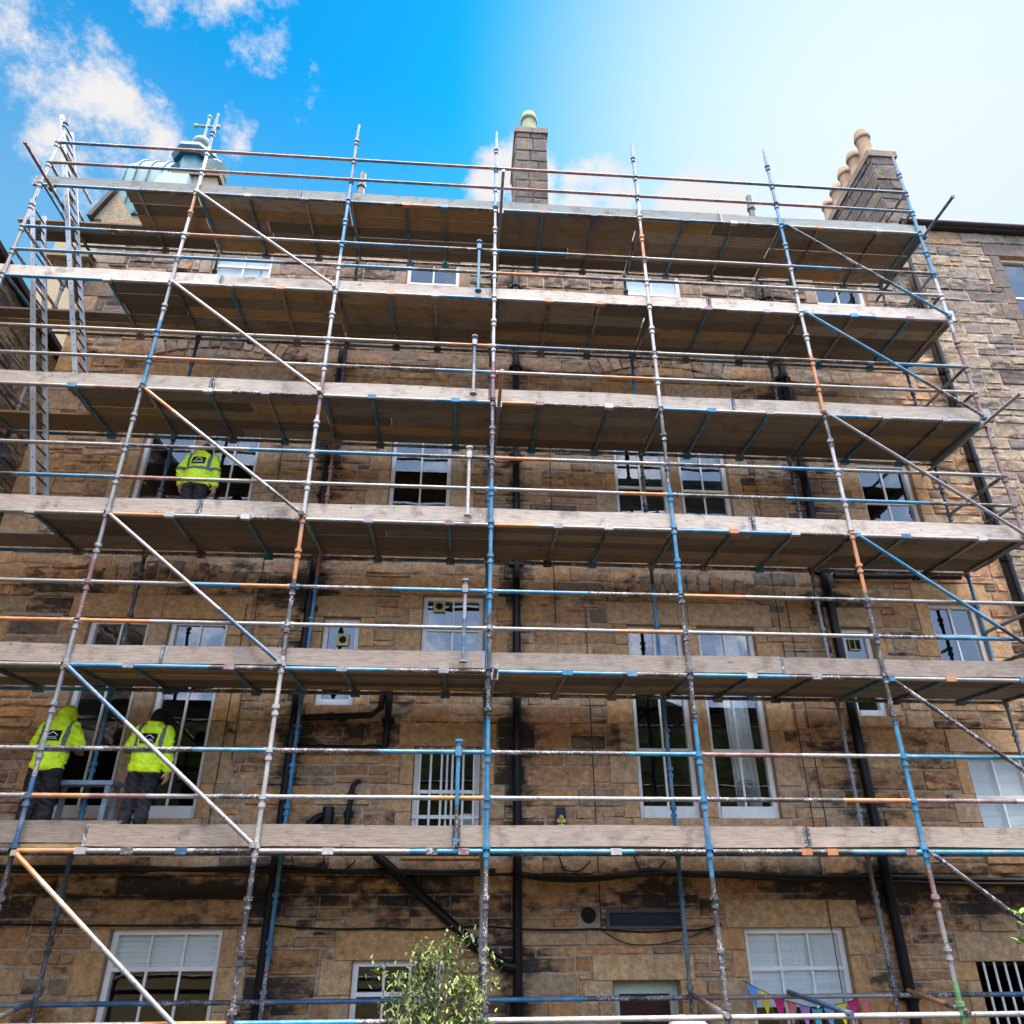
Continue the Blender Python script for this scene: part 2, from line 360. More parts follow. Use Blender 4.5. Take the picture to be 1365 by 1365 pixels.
dress = []          # dressed blocks (x0,x1,z0,z1)
pairs = [(0, 1), (5, 6), (10, 11), (13, 14)]; inpair = {i for p in pairs for i in p}
rd = random.Random(3)
def jamb(x, side, z0, z1, right_limit=None):
    z = z0; k = 0
    while z < z1 - .01:
        hh = min(rd.uniform(.28, .5), z1 - z)
        if z1 - z - hh < .15: hh = z1 - z
        w = (.2, .36)[k % 2] + rd.uniform(-.03, .03); k += 1
        dress.append((x - w, x, z, z + hh) if side < 0 else (x, x + w, z, z + hh)); z += hh
for a, b_ in pairs:
    A, B = WIN[a], WIN[b_]
    for q in range(2): dress.append((A[0] - .3 if q == 0 else (A[1] + B[0]) / 2, (A[1] + B[0]) / 2 if q == 0 else B[1] + .3, A[3], A[3] + .36))
    dress.append((A[1], B[0], A[2], A[3])); jamb(A[0], -1, A[2], A[3]); jamb(B[1], 1, B[2], B[3])
    dress.append((A[0] - .12, B[1] + .12, A[2] - .17, A[2]))
for i, w in enumerate(WIN):
    if i in inpair: continue
    dress.append((w[0] - .22, w[1] + .22, w[3], w[3] + .32)); jamb(w[0], -1, w[2], w[3]); jamb(w[1], 1, w[2], w[3])
    dress.append((w[0] - .1, w[1] + .1, w[2] - .16, w[2]))
for d in DOORS:
    dress.append((d[0] - .25, d[1] + .2, d[3], d[3] + .27)); jamb(d[0], -1, d[2], d[3]); jamb(d[1], 1, d[2], d[3])
z = -1.7; k = 0
while z < 12.5:      # corner quoins
    hh = rd.uniform(.32, .5); w = (.32, .58)[k % 2]; k += 1; dress.append((XL, XL + w, z, min(z + hh, ZT))); z += hh
PIPES = [-2.30, .78, 5.69]
def soot_and_bands(x, z):
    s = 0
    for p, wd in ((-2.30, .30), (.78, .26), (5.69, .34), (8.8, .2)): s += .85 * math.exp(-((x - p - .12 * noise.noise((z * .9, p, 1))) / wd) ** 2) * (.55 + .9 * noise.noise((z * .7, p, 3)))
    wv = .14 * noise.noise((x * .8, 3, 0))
    for q, k, hw in ((1.36, 1.05, .27), (3.42, .50, .20), (5.42, .40, .18), (7.6, .15, .2)): s += k * math.exp(-((z - q - wv) / hw) ** 2) * (.75 + .8 * noise.noise((x * .55, q, 7)))  # plain dark bands below the four lower decks, apart from the pipe soot
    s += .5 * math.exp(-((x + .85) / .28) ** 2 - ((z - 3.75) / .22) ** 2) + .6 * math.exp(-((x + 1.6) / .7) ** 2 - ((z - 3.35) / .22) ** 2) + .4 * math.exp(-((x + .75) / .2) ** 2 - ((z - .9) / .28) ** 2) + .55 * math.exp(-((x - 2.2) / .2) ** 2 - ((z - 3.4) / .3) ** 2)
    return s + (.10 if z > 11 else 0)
wall = MB()
backing(wall, XL, XR, GZ, ZT, YW, openings, 1, rmi=2, sf=soot_and_bands)
rubble(wall, XL, XR, GZ, ZT, YW, blocked + dress, 11, PAL, soot_and_bands)
for i, q in enumerate(dress):      # dressed stones, clipped against openings
    rs = [q]
    for o in openings + [VENT]: rs = subtract(rs, o)
    for p in dress[:i]:
        rs = [t for r_ in rs for t in subtract([r_], p)]
    sill = q[3] - q[2] < .18 and q[1] - q[0] > .6
    for t in rs:
        if t[1] - t[0] < .03 or t[3] - t[2] < .03: continue
        c = rd.choice([(.54, .36, .21), (.56, .385, .235), (.53, .33, .17), (.50, .37, .255)]); c = tint(c, q[2]); kk = rd.uniform(.85, 1.1)
        s_ = max(0, rd.gauss(.08 + .6 * soot_and_bands((t[0] + t[1]) / 2, (t[2] + t[3]) / 2), .14))
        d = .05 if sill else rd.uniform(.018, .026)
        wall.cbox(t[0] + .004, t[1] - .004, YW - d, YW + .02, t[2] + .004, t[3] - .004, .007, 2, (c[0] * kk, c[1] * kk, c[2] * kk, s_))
# side and rear walls, so the block is solid from any side
for q in ([(XL, YW, GZ), (XL, 12, GZ), (XL, 12, ZT), (XL, YW, ZT)], [(XR, 12, GZ), (XR, YW, GZ), (XR, YW, ZT), (XR, 12, ZT)], [(XL, 12, GZ), (XR, 12, GZ), (XR, 12, ZT), (XL, 12, ZT)]):
    wall.add([q[0], q[3], q[2], q[1]], [(0, 1, 2, 3)], 1, False, (.27, .2, .14, .3))
wall.build('wall', ['stone', 'mortar', 'ashlar'], tenement)
# relieving arches
def arch(cx, zs, span, rise, th, tone):
    mb = MB(); R_ = (span * span / 4 + rise * rise) / (2 * rise); zc = zs + rise - R_; a = math.asin(span / 2 / R_); n = int(span / .17)
    for i in range(n):
        t0, t1 = -a + 2 * a * i / n + .006, -a + 2 * a * (i + 1) / n - .006; y0 = YW - rd.uniform(.04, .06); c = pick(PAL, rd); q = rd.uniform(.8, 1.1) * tone
        P = [(cx + r_ * math.sin(t), y, zc + r_ * math.cos(t)) for y in (YW - .005, y0) for r_, t in ((R_, t0), (R_, t1), (R_ + th, t1), (R_ + th, t0))]
        mb.hexa(P, 0, (c[0] * q, c[1] * q, c[2] * q, rd.uniform(.15, .6)))
    mb.build('relieving_arch', 'stone', tenement)
for cx in (-4.43, 3.45):
    arch(cx, 9.66, 2.5, .26, .3, 1.0); arch(cx, 5.36, 2.5, .22, .28, .8)

# windows
def make_window(w, i):
    x0, x1, z0, z1, nc, mr, st = w; g_ = .004; x0 += g_; x1 -= g_; z0 += g_; z1 -= g_
    f = MB(); ya = YW + .07; fw = .065
    if st == 'grille':
        f.box(x0, x1, ya, ya + .05, z1 - .05, z1); f.box(x0, x1, ya, ya + .05, z0, z0 + .05)
        win = f.build('window', 'darkhole', tenement)
    else:
        sb = .15 if (i < 2 or st in ('sash', 'curtain') and z1 - z0 > 2.5) else .09
        f.box(x0, x0 + fw, ya, ya + .09, z0, z1); f.box(x1 - fw, x1, ya, ya + .09, z0, z1)
        f.box(x0 + fw, x1 - fw, ya + .002, ya + .088, z1 - fw, z1); f.box(x0 + fw, x1 - fw, ya - .02, ya + .09, z0, z0 + sb)
        zm = mr if mr else None
        if zm: f.box(x0 + fw, x1 - fw, ya + .012, ya + .06, zm - .022, zm + .022)
        for c in range(1, nc):
            x = x0 + fw + (x1 - x0 - 2 * fw) * c / nc
            f.box(x - .014, x + .014, ya + .022, ya + .052, z0 + sb, z1 - fw)
        win = f.build('window', 'white', tenement)
    off = win
    if st != 'grille':
        p = MB()
        segs = [(z0 + .08, mr, ya + .036), (mr, z1 - .05, ya + .046)] if mr else [(z0 + .05, z1 - .05, ya + .04)]
        if st == 'open': segs = segs[1:]
        for a, c, yy in segs:
            t1, t2 = rd.uniform(-.004, .004), rd.uniform(-.003, .003)
            p.add([(x0 + .03, yy - t1 - t2, a), (x1 - .03, yy + t1 - t2, a), (x1 - .03, yy + t1 + t2, c), (x0 + .03, yy - t1 + t2, c)], [(0, 1, 2, 3)])
        q = p.build('pane', 'glass', tenement); q.parent = win
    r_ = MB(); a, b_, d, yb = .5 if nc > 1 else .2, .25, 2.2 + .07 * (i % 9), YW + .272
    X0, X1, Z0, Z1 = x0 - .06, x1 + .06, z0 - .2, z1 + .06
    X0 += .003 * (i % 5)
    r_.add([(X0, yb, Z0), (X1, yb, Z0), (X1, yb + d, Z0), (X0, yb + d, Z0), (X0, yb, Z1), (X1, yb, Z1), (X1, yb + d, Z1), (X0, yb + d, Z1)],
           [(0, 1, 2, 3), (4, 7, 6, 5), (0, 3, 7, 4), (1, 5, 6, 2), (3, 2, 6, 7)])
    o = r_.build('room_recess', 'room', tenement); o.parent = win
    def child(mb, nm, m_): o = mb.build(nm, m_, tenement); o.parent = win; return o
    yb = ya + .078
    if st in ('blind', 'blindall', 'halfblind', 'blindtop'):
        b = MB(); lo = {'blind': z0 + .05, 'blindall': z0 + .05, 'halfblind': mr - .03, 'blindtop': mr - .42}[st]
        n = 24; b.rings([[(x0 + .04, yb + .004 * math.sin(k * 2.1), lo + (z1 - lo) * k / n), (x1 - .04, yb + .004 * math.sin(k * 1.7), lo + (z1 - lo) * k / n), (x1 - .04, yb + .008 + .004 * math.sin(k * 1.7), lo + (z1 - lo) * k / n), (x0 + .04, yb + .008 + .004 * math.sin(k * 2.1), lo + (z1 - lo) * k / n)] for k in range(n + 1)], 0, False)
        child(b, 'blind', 'blind')
    if st == 'venet':
        b = MB(); zz = z0 + .05
        while zz < z0 + 1.15:
            b.add([(x0 + .07, yb, zz), (x1 - .07, yb, zz), (x1 - .07, yb + .02, zz + .022), (x0 + .07, yb + .02, zz + .022)], [(0, 1, 2, 3)]); zz += .034
        child(b, 'venetian_blind', 'slat')
    if st == 'bars':
        for k in range(6):
            b = MB(); x = x0 + .08 + (x1 - x0 - .16) * k / 5; b.tube((x, YW + .02, z0), (x, YW + .02, z1), .016, n=8); child(b, 'security_bar', 'white')
        for zz in (z0 + .35, mr):
            b = MB(); b.box(x0, x1, YW + .04, YW + .052, zz - .022, zz + .022); child(b, 'security_rail', 'white')
    if st == 'grille':
        for k in range(9):
            b = MB(); x = x0 + .12 + (x1 - x0 - .2) * k / 8; b.tube((x, YW + .03, z0), (x, YW + .03, z1), .015, n=8); child(b, 'security_bar', 'white')
    if st in ('fan1', 'fan2', 'tag'):
        px, pz = {'fan1': (x0 + .29, 4.72), 'fan2': (x0 + .24, 5.27), 'tag': (x0 + .22, 4.80)}[st]
        b = MB(); b.box(px - .09, px + .09, ya + .0, ya + .03, pz - .09, pz + .09)
        if st != 'tag': b.prof((px, ya - .012, pz), (px, ya + .01, pz), [(0, .05), (.022, .06)], 16, 1)
        else:
            for k in (-.045, .045): b.box(px + k - .035, px + k + .035, ya - .008, ya, pz - .07, pz + .07, 1)
        child(b, 'extractor_fan', ['yellowtag', 'darkhole'])
    return win
wins = [make_window(w, i) for i, w in enumerate(WIN)]
# doors
d = DOORS[0]; f = MB()
f.box(d[0], d[0] + .10, YW + .16, YW + .25, d[2], d[3]); f.box(d[1] - .10, d[1], YW + .16, YW + .25, d[2], d[3]); f.box(d[0] + .1, d[1] - .1, YW + .162, YW + .248, d[3] - .16, d[3])
dr = f.build('door', 'green', tenement); f = MB(); f.box(d[0] + .1, d[1] - .1, YW + .20, YW + .235, d[2], d[3] - .16)
for a, c in ((.08, .36), (.42, .9), (.96, 1.7)):
    f.cbox(d[0] + .17, d[1] - .17, YW + .185, YW + .202, d[2] + a, d[2] + c, .01)
o = f.build('door_leaf', 'brown', tenement); o.parent = dr
f = MB(); f.tube((d[0] + .17, YW + .16, d[2] + .95), (d[0] + .17, YW + .16, d[2] + 1.08), .012); o = f.build('handle', 'greybox', tenement); o.parent = dr
d = DOORS[1]; f = MB(); f.box(d[0], d[1], YW + .12, YW + .17, d[2], d[3] - .12)
for k in range(5): f.cbox(d[0] + .03 + k * .175, d[0] + .19 + k * .175, YW + .10, YW + .121, d[2] + .02, d[3] - .14, .006)
f.build('door', 'greybox', tenement)
# grille, round vent, box
f = MB(); x0, x1, z0, z1 = VENT
for a in ((x0, x1, z0, z0 + .03), (x0, x1, z1 - .03, z1)): f.box(a[0], a[1], YW - .05, YW + .02, a[2], a[3])
for a in ((x0, x0 + .03), (x1 - .03, x1)): f.box(a[0], a[1], YW - .048, YW + .02, z0 + .03, z1 - .03)
f.box(x0 + .03, x1 - .03, YW - .01, YW + .01, z0 + .03, z1 - .03, 1)
f.box(x0 + .06, x1 - .06, YW - .02, YW - .011, z0 + .055, z1 - .055, 1)
f.build('louvre_vent', ['greybox', 'navy'], tenement)
f = MB(); f.prof((1.70, YW - .03, 1.15), (1.70, YW + .1, 1.15), [(0, .088), (.01, .095), (.13, .095)], 24, 0); f.prof((1.70, YW - .036, 1.15), (1.70, YW, 1.15), [(0, .075), (.03, .075)], 24, 1)
f.build('round_vent', ['black', 'darkhole'], tenement)
# drainpipes
def pipe(pts, r=.062, name='drainpipe', gap=1.9, par=None, m_='black'):
    mb = MB(); mb.path(pts, r, 12)
    for i in range(len(pts) - 1):
        a, b_ = Vector(pts[i]), Vector(pts[i + 1]); L = (b_ - a).length; t = gap * .5
        while t < L - .05:
            c = a + (b_ - a) * (t / L); dd = (b_ - a).normalized() * .05; mb.tube(c - dd, c + dd, r * 1.25, n=12)
            if abs(dd.z) > .03: mb.box(c.x - r * 1.9, c.x + r * 1.9, c.y + r * .2, YW - .012, c.z - .03, c.z + .03)
            t += gap
    return mb.build(name, m_, par or tenement)
YP = YW - .11
pipe([(-2.30, YP, 9.9), (-2.29, YP, GZ + .2)]); pipe([(.78, YP, 12.6), (.78, YP, GZ + .2)], .06); pipe([(5.69, YP, 12.6), (5.69, YP, GZ + .2)], .07)
pipe([(8.87, YP, 12.9), (8.87, YP, GZ + .2)], .045)
pipe([(-2.25, YP, 3.15), (-1.06, YP, 3.15), (-1.02, YP, 3.19), (-1.02, YP, 3.95)], .045, gap=.7)
pipe([(-2.25, YP, 3.55), (-1.25, YP, 3.60), (-1.13, YP, 3.7), (-1.1, YP, 4.0)], .045, gap=.9)
pipe([(-1.05, YP, 1.85), (.30, YP, .80), (.62, YP, .62), (.78, YP, .60)], .058, gap=1.1)
pipe([(-2.2, YP, 2.14), (-1.93, YP, 2.16), (-1.83, YP, 2.28), (-1.76, YP, 2.30)], .05, gap=.16)
mb = MB(); mb.lathe((-1.70, YP - .02, 2.08), [(.075, 0), (.078, .02), (.078, .30), (.07, .33), (.03, .335)], 16); mb.build('boiler_flue', 'black', tenement)
pipe([(-1.36, YW - .02, 2.74), (-1.37, YP, 2.72), (-1.42, YP, 2.66), (-1.45, YP, 2.2), (-1.50, YP, 2.0)], .035, gap=.22)
pipe([(5.85, YP, 5.86), (7.95, YP, 5.90)], .05, gap=.9)
# cables
def cable(pts, r=.011, sag=.04, n=24):
    mb = MB(); P = []
    for i in range(len(pts) - 1):
        a, b_ = Vector(pts[i]), Vector(pts[i + 1])
        for k in range(n):
            t = k / n; p = a + (b_ - a) * t; p.z -= sag * math.sin(PI * t); P.append(p)
    P.append(Vector(pts[-1])); mb.path(P, r, 6); mb.build('cable', 'cable', tenement)
yc = YW - .05
cable([(-7, yc, 1.74), (-4.2, yc, 1.70), (-2.3, yc, 1.68), (-.9, yc, 1.66), (.5, yc, 1.66)], .03, .02); cable([(-7, yc - .03, 1.68), (-2.3, yc - .03, 1.72), (.78, yc - .03, 1.62)], .02, .05)
cable([(.8, yc, 1.62), (1.6, yc, 1.56), (2.5, yc, 1.66), (3.6, yc, 1.62), (5.7, yc, 1.58), (8.7, yc, 1.54)], .04, .02); cable([(.8, yc - .05, 1.60), (2.9, yc - .05, 1.64), (5.7, yc - .05, 1.53), (8.7, yc - .05, 1.52)], .026, .03)
cable([(-7.0, yc, 1.12), (-2.3, yc, 1.06), (-.9, yc, 1.02), (.3, yc, 1.04), (1.8, yc, 1.0), (2.9, yc, .98), (3.4, yc, 1.05)], .011, .025)
cable([(1.86, yc, .98), (2.4, yc, .82), (3.3, yc, 1.02)], .006, .05)
for x, za, zb in ((-3.08, 8.3, 3.0), (-3.22, 5.2, 2.1), (1.84, 5.5, 1.0), (4.86, 8.0, .2), (5.02, 5.6, 1.9), (1.35, 8.3, 5.0)):
    cable([(x, YW - .035, za), (x + rd.uniform(-.06, .06), YW - .035, zb)], .006, 0)
for x in (1.45, 2.45, -2.0, -1.6): cable([(x - .12, yc, 1.84), (x, yc - .02, 1.66), (x + .3, yc, 1.78)], .009, .06)
# upper works: gutter, roof, chimneys, kneeler, vents
mb = MB(); mb.box(XL, XR, YW - .14, YW + .05, ZT, ZT + .16, 0, (.3, .22, .15, .5)); mb.build('eaves_course', 'ashlar', tenement)
mb = MB(); mb.hexa([(XL, YW + .06, ZT), (XR, YW + .06, ZT), (XR, 7, ZT + 4.2), (XL, 7, ZT + 4.2), (XL, YW + .06, ZT + .2), (XR, YW + .06, ZT + .2), (XR, 7, ZT + 4.4), (XL, 7, ZT + 4.4)])
mb.hexa([(XL, 7, ZT + 4.2), (XR, 7, ZT + 4.2), (XR, 12.2, ZT), (XL, 12.2, ZT), (XL, 7, ZT + 4.4), (XR, 7, ZT + 4.4), (XR, 12.2, ZT + .2), (XL, 12.2, ZT + .2)])
roof = mb.build('roof', 'slate', tenement)
mb = MB(); mb.box(XL - .72, XL + .05, YW - .22, YW + 1.2, 11.72, 11.86, 0, (.42, .36, .22, .2)); mb.box(XL - .6, XL, YW - .12, YW + 1.1, 11.56, 11.72, 0, (.3, .25, .17, .5))
mb.build('kneeler', 'ashlar', tenement)
mb = MB(); mb.hexa([(-7.75, 2.2, 13.5), (-6.95, 2.2, 13.5), (-6.95, 3.4, 13.5), (-7.75, 3.4, 13.5), (-7.47, 2.2, 14.27), (-7.43, 2.2, 14.27), (-7.43, 3.4, 14.27), (-7.47, 3.4, 14.27)], 0, (.27, .24, .16, .2))
mb.hexa([(-7.85, 2.1, 13.5), (-7.76, 2.1, 13.5), (-7.76, 3.5, 13.5), (-7.85, 3.5, 13.5), (-7.53, 2.1, 14.36), (-7.46, 2.1, 14.30), (-7.46, 3.5, 14.30), (-7.53, 3.5, 14.36)], 1, (.2, .15, .12, .6))
mb.build('dormer_gable', ['ashlar', 'lead'], tenement)
def stack(x0, x1, y0, y1, z0, z1, seed, rough=.5):
    mb = MB(); r_ = random.Random(seed)
    mb.box(x0 + .01, x1 - .01, y0 + .01, y1, z0, z1, 1, (.10, .09, .082, .3))
    def tr(b2, f_):
        for v_ in range(len(b2.v)): b2.v[v_] = f_(b2.v[v_])
        o0 = len(mb.v); mb.v += b2.v; mb.col += b2.col; mb.f += [[i + o0 for i in f] for f in b2.f]; mb.mi += b2.mi; mb.sm += b2.sm
    pal = [((.105, .095, .09), 6), ((.135, .118, .105), 2), ((.18, .16, .11), 1), ((.09, .08, .08), 4)]
    b2 = MB(); rubble(b2, x0, x1, z0, z1, y0, [], seed, pal, lambda x, z: .05, rough, 0, 1.5); tr(b2, lambda p: p)
    b2 = MB(); rubble(b2, y0, y1, z0, z1, 0, [], seed + 1, pal, lambda x, z: .0, rough, 0, 1.5); tr(b2, lambda p: (x0 + p[1], y0 + y1 - p[0], p[2]))
    b2 = MB(); rubble(b2, y0, y1, z0, z1, 0, [], seed + 2, pal, lambda x, z: .0, rough, 0, 1.5); tr(b2, lambda p: (x1 - p[1], p[0], p[2]))
    mb.box(x0 - .05, x1 + .05, y0 - .05, y1 + .05, z1, z1 + .19, 1, (.20, .18, .15, .35)); mb.box(x0 + .03, x1 - .1, y0 + .03, y1 - .03, z1 + .19, z1 + .29, 1, (.2, .18, .15, .35))
    return mb.build('chimney', ['greystone', 'ashlar'], tenement)
def pot(ch, x, y, z, r, h_, m_, cap=True):
    mb = MB(); mb.lathe((x, y, z), [(r * 1.15, 0), (r * 1.12, .06), (r, .12), (r * .94, h_ * .62), (r * .96, h_ * .70), (r * 1.1, h_ * .72), (r * 1.16, h_ * .78), (r * 1.06, h_ * .84), (r * 1.02, h_ * .9), (r * .86, h_), (r * .5, h_ * 1.01)], 20)
    o = mb.build('chimney_pot', m_, tenement); o.parent = ch
cm = stack(.99, 1.80, 4.0, 5.6, 14.2, 19.45, 40, .2); pot(cm, 1.38, 4.4, 19.7, .21, 1.05, 'greenclay')
CRX, CRY, CRZ = 9.33, 2.25, 16.95
cr = stack(CRX, CRX + .62, CRY, CRY + 2.7, 13.0, CRZ, 50, .35)
for k, m_ in enumerate(('clay', 'clay', 'clay', 'clay', 'clay', 'redclay')):
    pot(cr, CRX + .22, CRY + .32 + .47 * k, CRZ + .28, .165, (1.02, .86, .86, .78, .76, .38)[k], m_)
for x, y, z, hh, r_ in ((-2.68, 3.0, 14.4, 1.85, .075), (6.545, 3.0, 14.4, 1.85, .07)):
    mb = MB(); mb.prof((x, y, z), (x, y, z + hh), [(0, r_), (hh - .45, r_), (hh - .45, r_ * 1.35), (hh - .38, r_ * 1.35), (hh - .38, r_), (hh, r_)], 12); o = mb.build('soil_vent_pipe', 'greybox', tenement); o.parent = roof

# ------------------------------------------------------------------ neighbours
nb = thing('stone_house', 'taller grey-tan stone house at the right edge, dark gutter above a white sash window', 'building', (12, YW, GZ))
w = MB(); XA, XB, ZB = 8.95, 19.0, 13.86; ow = [(10.96, 12.2, 11.0, 13.22), (10.96, 12.2, 6.6, 8.9), (10.96, 12.2, 2.3, 4.9)]
dr_ = []; rd2 = random.Random(9); keep = dress; dress = []
for q in ow: jamb(q[0], -1, q[2], q[3]); jamb(q[1], 1, q[2], q[3]); dress.append((q[0] - .3, q[1] + .3, q[3], q[3] + .34)); dress.append((q[0] - .1, q[1] + .1, q[2] - .16, q[2]))
backing(w, XA, XB, GZ, ZB, YW, ow, 1, rmi=2); rubble(w, XA, XB, GZ, ZB, YW, ow + dress, 77, PALG, lambda x, z: .02, .7)
for q in dress: w.cbox(q[0] + .004, q[1] - .004, YW - .022, YW + .02, q[2] + .004, q[3] - .004, .007, 2, (.15, .12, .11, .3))
w.add([(XB, YW, GZ), (XB, 12, GZ), (XB, 12, ZB), (XB, YW, ZB)], [(0, 1, 2, 3)], 1, False, (.2, .17, .14, .3)); w.add([(XA, YW, GZ), (XA, YW, ZB), (XA, 12, ZB), (XA, 12, GZ)], [(0, 1, 2, 3)], 1, False, (.2, .17, .14, .3))
w.build('wall', ['greystone', 'mortar', 'ashlar'], nb)
dress = keep
t_ = tenement; tenement = nb
for i, q in enumerate(ow): make_window((*q, 2, (q[2] + q[3]) / 2 + .05, 'sash'), 30 + i)
tenement = t_
mb = MB(); mb.box(XA, XB, YW - .13, YW + .1, ZB, ZB + .12); mb.tube((XA, YW - .14, ZB + .1), (XB, YW - .14, ZB + .1), .07, n=12); mb.build('gutter', 'lead', nb)
mb = MB(); mb.hexa([(XA, YW + .1, ZB), (XB, YW + .1, ZB), (XB, 7, ZB + 3.6), (XA, 7, ZB + 3.6), (XA, YW + .1, ZB + .2), (XB, YW + .1, ZB + .2), (XB, 7, ZB + 3.8), (XA, 7, ZB + 3.8)])
mb.hexa([(XA, 7, ZB + 3.6), (XB, 7, ZB + 3.6), (XB, 12, ZB), (XA, 12, ZB), (XA, 7, ZB + 3.8), (XB, 7, ZB + 3.8), (XB, 12, ZB + .2), (XA, 12, ZB + .2)]); mb.build('roof', 'slate', nb)
lf = thing('stone_house', 'dark grey rubble house side at the far left edge, past the two ladders', 'building', (-8.35, 1, GZ))
w = MB(); A = Vector((-7.55, -6, 0)); B = Vector((-10.0, 16, 0)); dv = (B - A).normalized(); L = (B - A).length; nv = Vector((dv.y, -dv.x, 0))
b2 = MB(); rubble(b2, 0, L, GZ, 11.15, 0, [], 31, [((.38, .335, .29), 4), ((.5, .43, .34), 3), ((.58, .47, .33), 2), ((.25, .22, .20), 2)], lambda x, z: .02, 1.3)
w.v = [tuple(A + dv * (L - p[0]) * 1 + nv * (-p[1]) + Vector((0, 0, p[2]))) for p in b2.v]; w.v = [tuple(A + dv * p[0] + nv * (-p[1]) + Vector((0, 0, p[2]))) for p in b2.v]
w.col = b2.col; w.f = b2.f; w.mi = b2.mi; w.sm = b2.sm
P = [A, B, B - nv * 7, A - nv * 7]
w.hexa([tuple(p + Vector((0, 0, GZ))) for p in P] + [tuple(p + Vector((0, 0, 11.15))) for p in P], 1, (.2, .17, .13, .3))
w.build('wall', ['palestone', 'mortar'], lf)
mb = MB(); up_ = Vector((0, 0, 1))
mb.hexa([tuple(p) for p in (A + nv * .22 + up_ * 11.15, B + nv * .22 + up_ * 11.15, B - nv * .1 + up_ * 11.15, A - nv * .1 + up_ * 11.15, A + nv * .22 + up_ * 11.27, B + nv * .22 + up_ * 11.27, B - nv * .1 + up_ * 11.27, A - nv * .1 + up_ * 11.27)])
mb.build('gutter', 'lead', lf)
mb = MB(); mb.hexa([tuple(p) for p in (A + nv * .1 + up_ * 11.28, B + nv * .1 + up_ * 11.28, B - nv * 7 + up_ * 14.5, A - nv * 7 + up_ * 14.5, A + nv * .1 + up_ * 11.4, B + nv * .1 + up_ * 11.4, B - nv * 7 + up_ * 14.7, A - nv * 7 + up_ * 14.7)]); mb.build('roof', 'slate', lf)
# church far behind
ch = thing('church', 'green copper church roof and lantern topped by a ball and cross, behind the top deck', 'church', (-23, 33, GZ))
def cp(x, z, Y): k = (Y + 8.83) / 38.83; return (x * k, Y, 1.66 + (z - 1.66) * k)
mb = MB(); mb.box(-30, -19.5, 31, 39, GZ, 43.0, 0, (.4, .32, .2, .1)); mb.box(-24.6, -19.2, 29.2, 31.5, GZ, 43.0, 0, (.42, .34, .2, .1)); mb.box(-22.2, -19.1, 29.2, 30.8, 43.0, 47.3, 0, (.3, .24, .16, .3)); mb.box(-22.4, -18.9, 29.0, 31.0, 47.3, 47.85, 0, (.2, .15, .1, .5)); mb.build('tower', 'ashlar', ch)
mb = MB(); R = []
for k in range(11):          # barrel roof with a rounded left end
    t = k / 10; x0 = -25.9 + 4.3 * t; rr = 3.75 * math.sqrt(max(.03, 1 - (1 - min(1, t * 1.9)) ** 2))
    R.append([(x0 * 1.05, 32 - rr * math.cos(PI * i / 14) * .8, 48.5 + (-1.66 + rr * math.sin(PI * i / 14)) if 0 < i < 14 else 43.0) for i in range(15)])
mb.rings(R, 0, True, True)
for k in (3, 5, 7, 9):
    mb.path([(R[k][i][0], R[k][i][1] - .04, R[k][i][2] + .03) for i in range(15)], .08, 6)
mb.build('roof', 'copper', ch)
Lx, Ly, Lz = cp(-21.3, 44.1, 31.5)
mb = MB(); mb.lathe((Lx, Ly, Lz), [(3.0, 0), (2.7, 1.6), (1.8, 2.9), (1.35, 3.6), (1.25, 5.4)], 8, 0, False, rot=PI / 8)
mb.lathe((Lx, Ly, Lz + 5.3), [(1.6, 0), (1.85, .5), (1.75, .9), (1.25, 1.2), (.9, 1.8), (.4, 2.3), (.3, 2.4)], 8, 0, False, rot=PI / 8)
lan = mb.build('lantern', 'copper', ch)
mb = MB(); mb.ball((Lx, Ly, Lz + 8.0), (.72, .72, .62), 16); o = mb.build('ball_finial', 'copper2', ch)
mb = MB(); mb.tube((Lx, Ly, Lz + 8.4), (Lx, Ly, Lz + 11.3), .11); mb.tube((Lx - .85, Ly, Lz + 10.2), (Lx + .85, Ly, Lz + 10.2), .1)
for p in ((Lx - .9, Ly, Lz + 10.2), (Lx + .9, Ly, Lz + 10.2), (Lx, Ly, Lz + 11.35)): mb.ball(p, .19, 8)
mb.build('cross', 'copper2', ch)
mb = MB(); mb.lathe((-19.75, 29.9, 47.85), [(.85, 0), (.95, .15), (.75, .4), (.95, .9), (1.0, 1.1), (.85, 1.2), (.6, 1.6), (.2, 1.8)], 16); mb.build('urn', 'copper2', ch)

